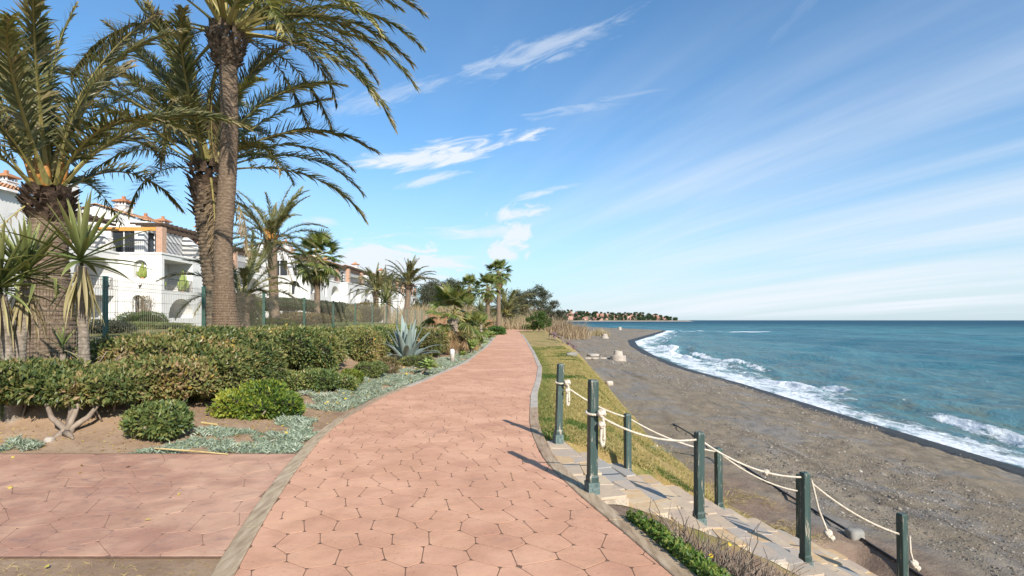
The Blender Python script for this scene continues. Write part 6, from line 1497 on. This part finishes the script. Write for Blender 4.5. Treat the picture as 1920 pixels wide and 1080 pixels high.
p = ground_at(290, 850); q = ground_at(428, 857); b = MB(); b.tube([p+Vector((0, 0, .06)), p.lerp(q, .5)+Vector((0, 0, .05)), q+Vector((0, 0, .03))], [.009, .011, .008], 6); tag(b.build('cane', M['straw']), 'pale dry cane lying across the front silver ground cover', 'cane')
p = ground_at(378, 795); q = ground_at(408, 799); b = MB(); b.tube([p+Vector((0, 0, .02)), q+Vector((0, 0, .02))], [.018, .016], 6); tag(b.build('cane', M['straw']), 'short piece of cane on bare soil left of the yellow-green shrub', 'cane')

# ---------------------------------------------------------------- the far shore across the bay
DH = 1500.0
def hill_h(x, y):
    px = 960+x/DH*FPX; top = np.interp(px, [300, 900, 1040, 1060, 1120, 1180, 1220, 1262, 1276, 1300], [60, 46, 30, 24, 17, 14, 13, 10, 1.5, -4])
    k = sm(DH-6, DH+190, y); return SEA+.4+(top-SEA)*k*(.85+.3*fbm(x*.012, y*.012, 3))-1.2*sm(DH+8, DH-14, y)
gxs = np.linspace(-900, 520, 190); gys = np.concatenate((np.linspace(DH-20, DH+40, 12), np.linspace(DH+50, DH+420, 24)))
X, Y = np.meshgrid(gxs, gys); n, k = X.shape; i = np.arange((n-1)*k).reshape(n-1, k)[:, :-1].ravel()
tag(put('headland', mesh('headland', np.stack((X, Y, hill_h(X, Y)), -1), np.stack((i, i+1, i+k+1, i+k), 1), M['farhill'], True)), kind='structure')
X, Y = np.meshgrid(np.linspace(-900, 500, 100), np.linspace(DH-32, DH+14, 6)); n, k = X.shape; i = np.arange((n-1)*k).reshape(n-1, k)[:, :-1].ravel()
tag(put('far_beach', mesh('far_beach', np.stack((X, Y, SEA+.15+np.clip((Y-DH+32)*.05, 0, 3)), -1), np.stack((i, i+1, i+k+1, i+k), 1), M['farsand'], True)), kind='structure')
def far_house_meshes(w, d, h):
    b = MB(); b.box((-w/2, -d/2, -6), (w/2, d/2, h)); b.box((-w*.2, -d/2-2.5, -6), (w*.25, -d/2, h*.62)); wall = b.me('wall', M['farred'])
    b = MB(); b.add([(-w/2-.5, -d/2-.5, h), (w/2+.5, -d/2-.5, h), (w/2+.5, d/2+.5, h), (-w/2-.5, d/2+.5, h), (-w*.25, 0, h+2.6), (w*.25, 0, h+2.6)], [(0, 1, 5, 4), (1, 2, 5), (2, 3, 4, 5), (3, 0, 4), (3, 2, 1, 0)]); roof = b.me('roof', M['farroof'])
    b = MB()
    for zz in np.arange(1.2, h-1, 3.2):
        for xx in np.linspace(-w*.38, w*.38, 4): b.box((xx-.8, -d/2-.12, zz), (xx+.8, -d/2-.02, zz+1.6))
    return wall, roof, b.me('windows', M['glass'])
FH = [far_house_meshes(15, 11, 7), far_house_meshes(20, 12, 10), far_house_meshes(11, 10, 6)]
rd = random.Random(12)
for i in range(80):
    px = rd.choice((rd.uniform(1064, 1085), rd.uniform(1092, 1130), rd.uniform(1125, 1200), rd.uniform(1130, 1190), rd.uniform(1222, 1258)))
    y = DH+rd.uniform(25, 200); x = (px-960)/FPX*y; m = FH[rd.randrange(3)]
    sc_ = rd.uniform(.55, .85); t = thing('resort_house', 'small salmon-red villa among palms on the far shore of the bay', 'house', (x, y, float(hill_h(np.array([x]), np.array([y]))[0])), 'red villas on the far shore', rd.uniform(-.4, .4))
    t.scale = (sc_,)*3; put('wall', m[0], t); put('roof', m[1], t); tag(put('windows', m[2], t), kind='stuff')
def far_tree_mesh(seed, h, rr, palm):
    r = np.random.default_rng(seed); b = MB(); b.tube([(0, 0, -1), (0, 0, h)], [.5, .35], 5); tr = b.me('trunk', M['wood']); k = 240
    P = rand_dirs(k, r)*(r.uniform(.5, 1, k)*rr)[:, None]*np.array((1, 1, .75 if palm else 1.0))+np.array((0, 0, h+rr*.2))
    return tr, leaf_mesh('crown', P, rand_dirs(k, r), 2.0, 1.3, r.uniform(0, 1, k), M['hedge_dark'], r)
FT = [far_tree_mesh(1, 8, 2.6, True), far_tree_mesh(2, 10, 3.0, True), far_tree_mesh(3, 4.5, 4.0, False), far_tree_mesh(4, 5, 5.5, False)]
for i in range(190):
    px = rd.uniform(1058, 1268); y = DH+rd.uniform(15, 215); x = (px-960)/FPX*y; m = FT[rd.randrange(4)]
    t = thing('far_tree', 'dark tree among the red villas on the far shore of the bay', 'tree', (x, y, float(hill_h(np.array([x]), np.array([y]))[0])), 'trees on the far shore')
    put('trunk', m[0], t); put('crown', m[1], t, None, (0, 0, rd.uniform(0, 6)))
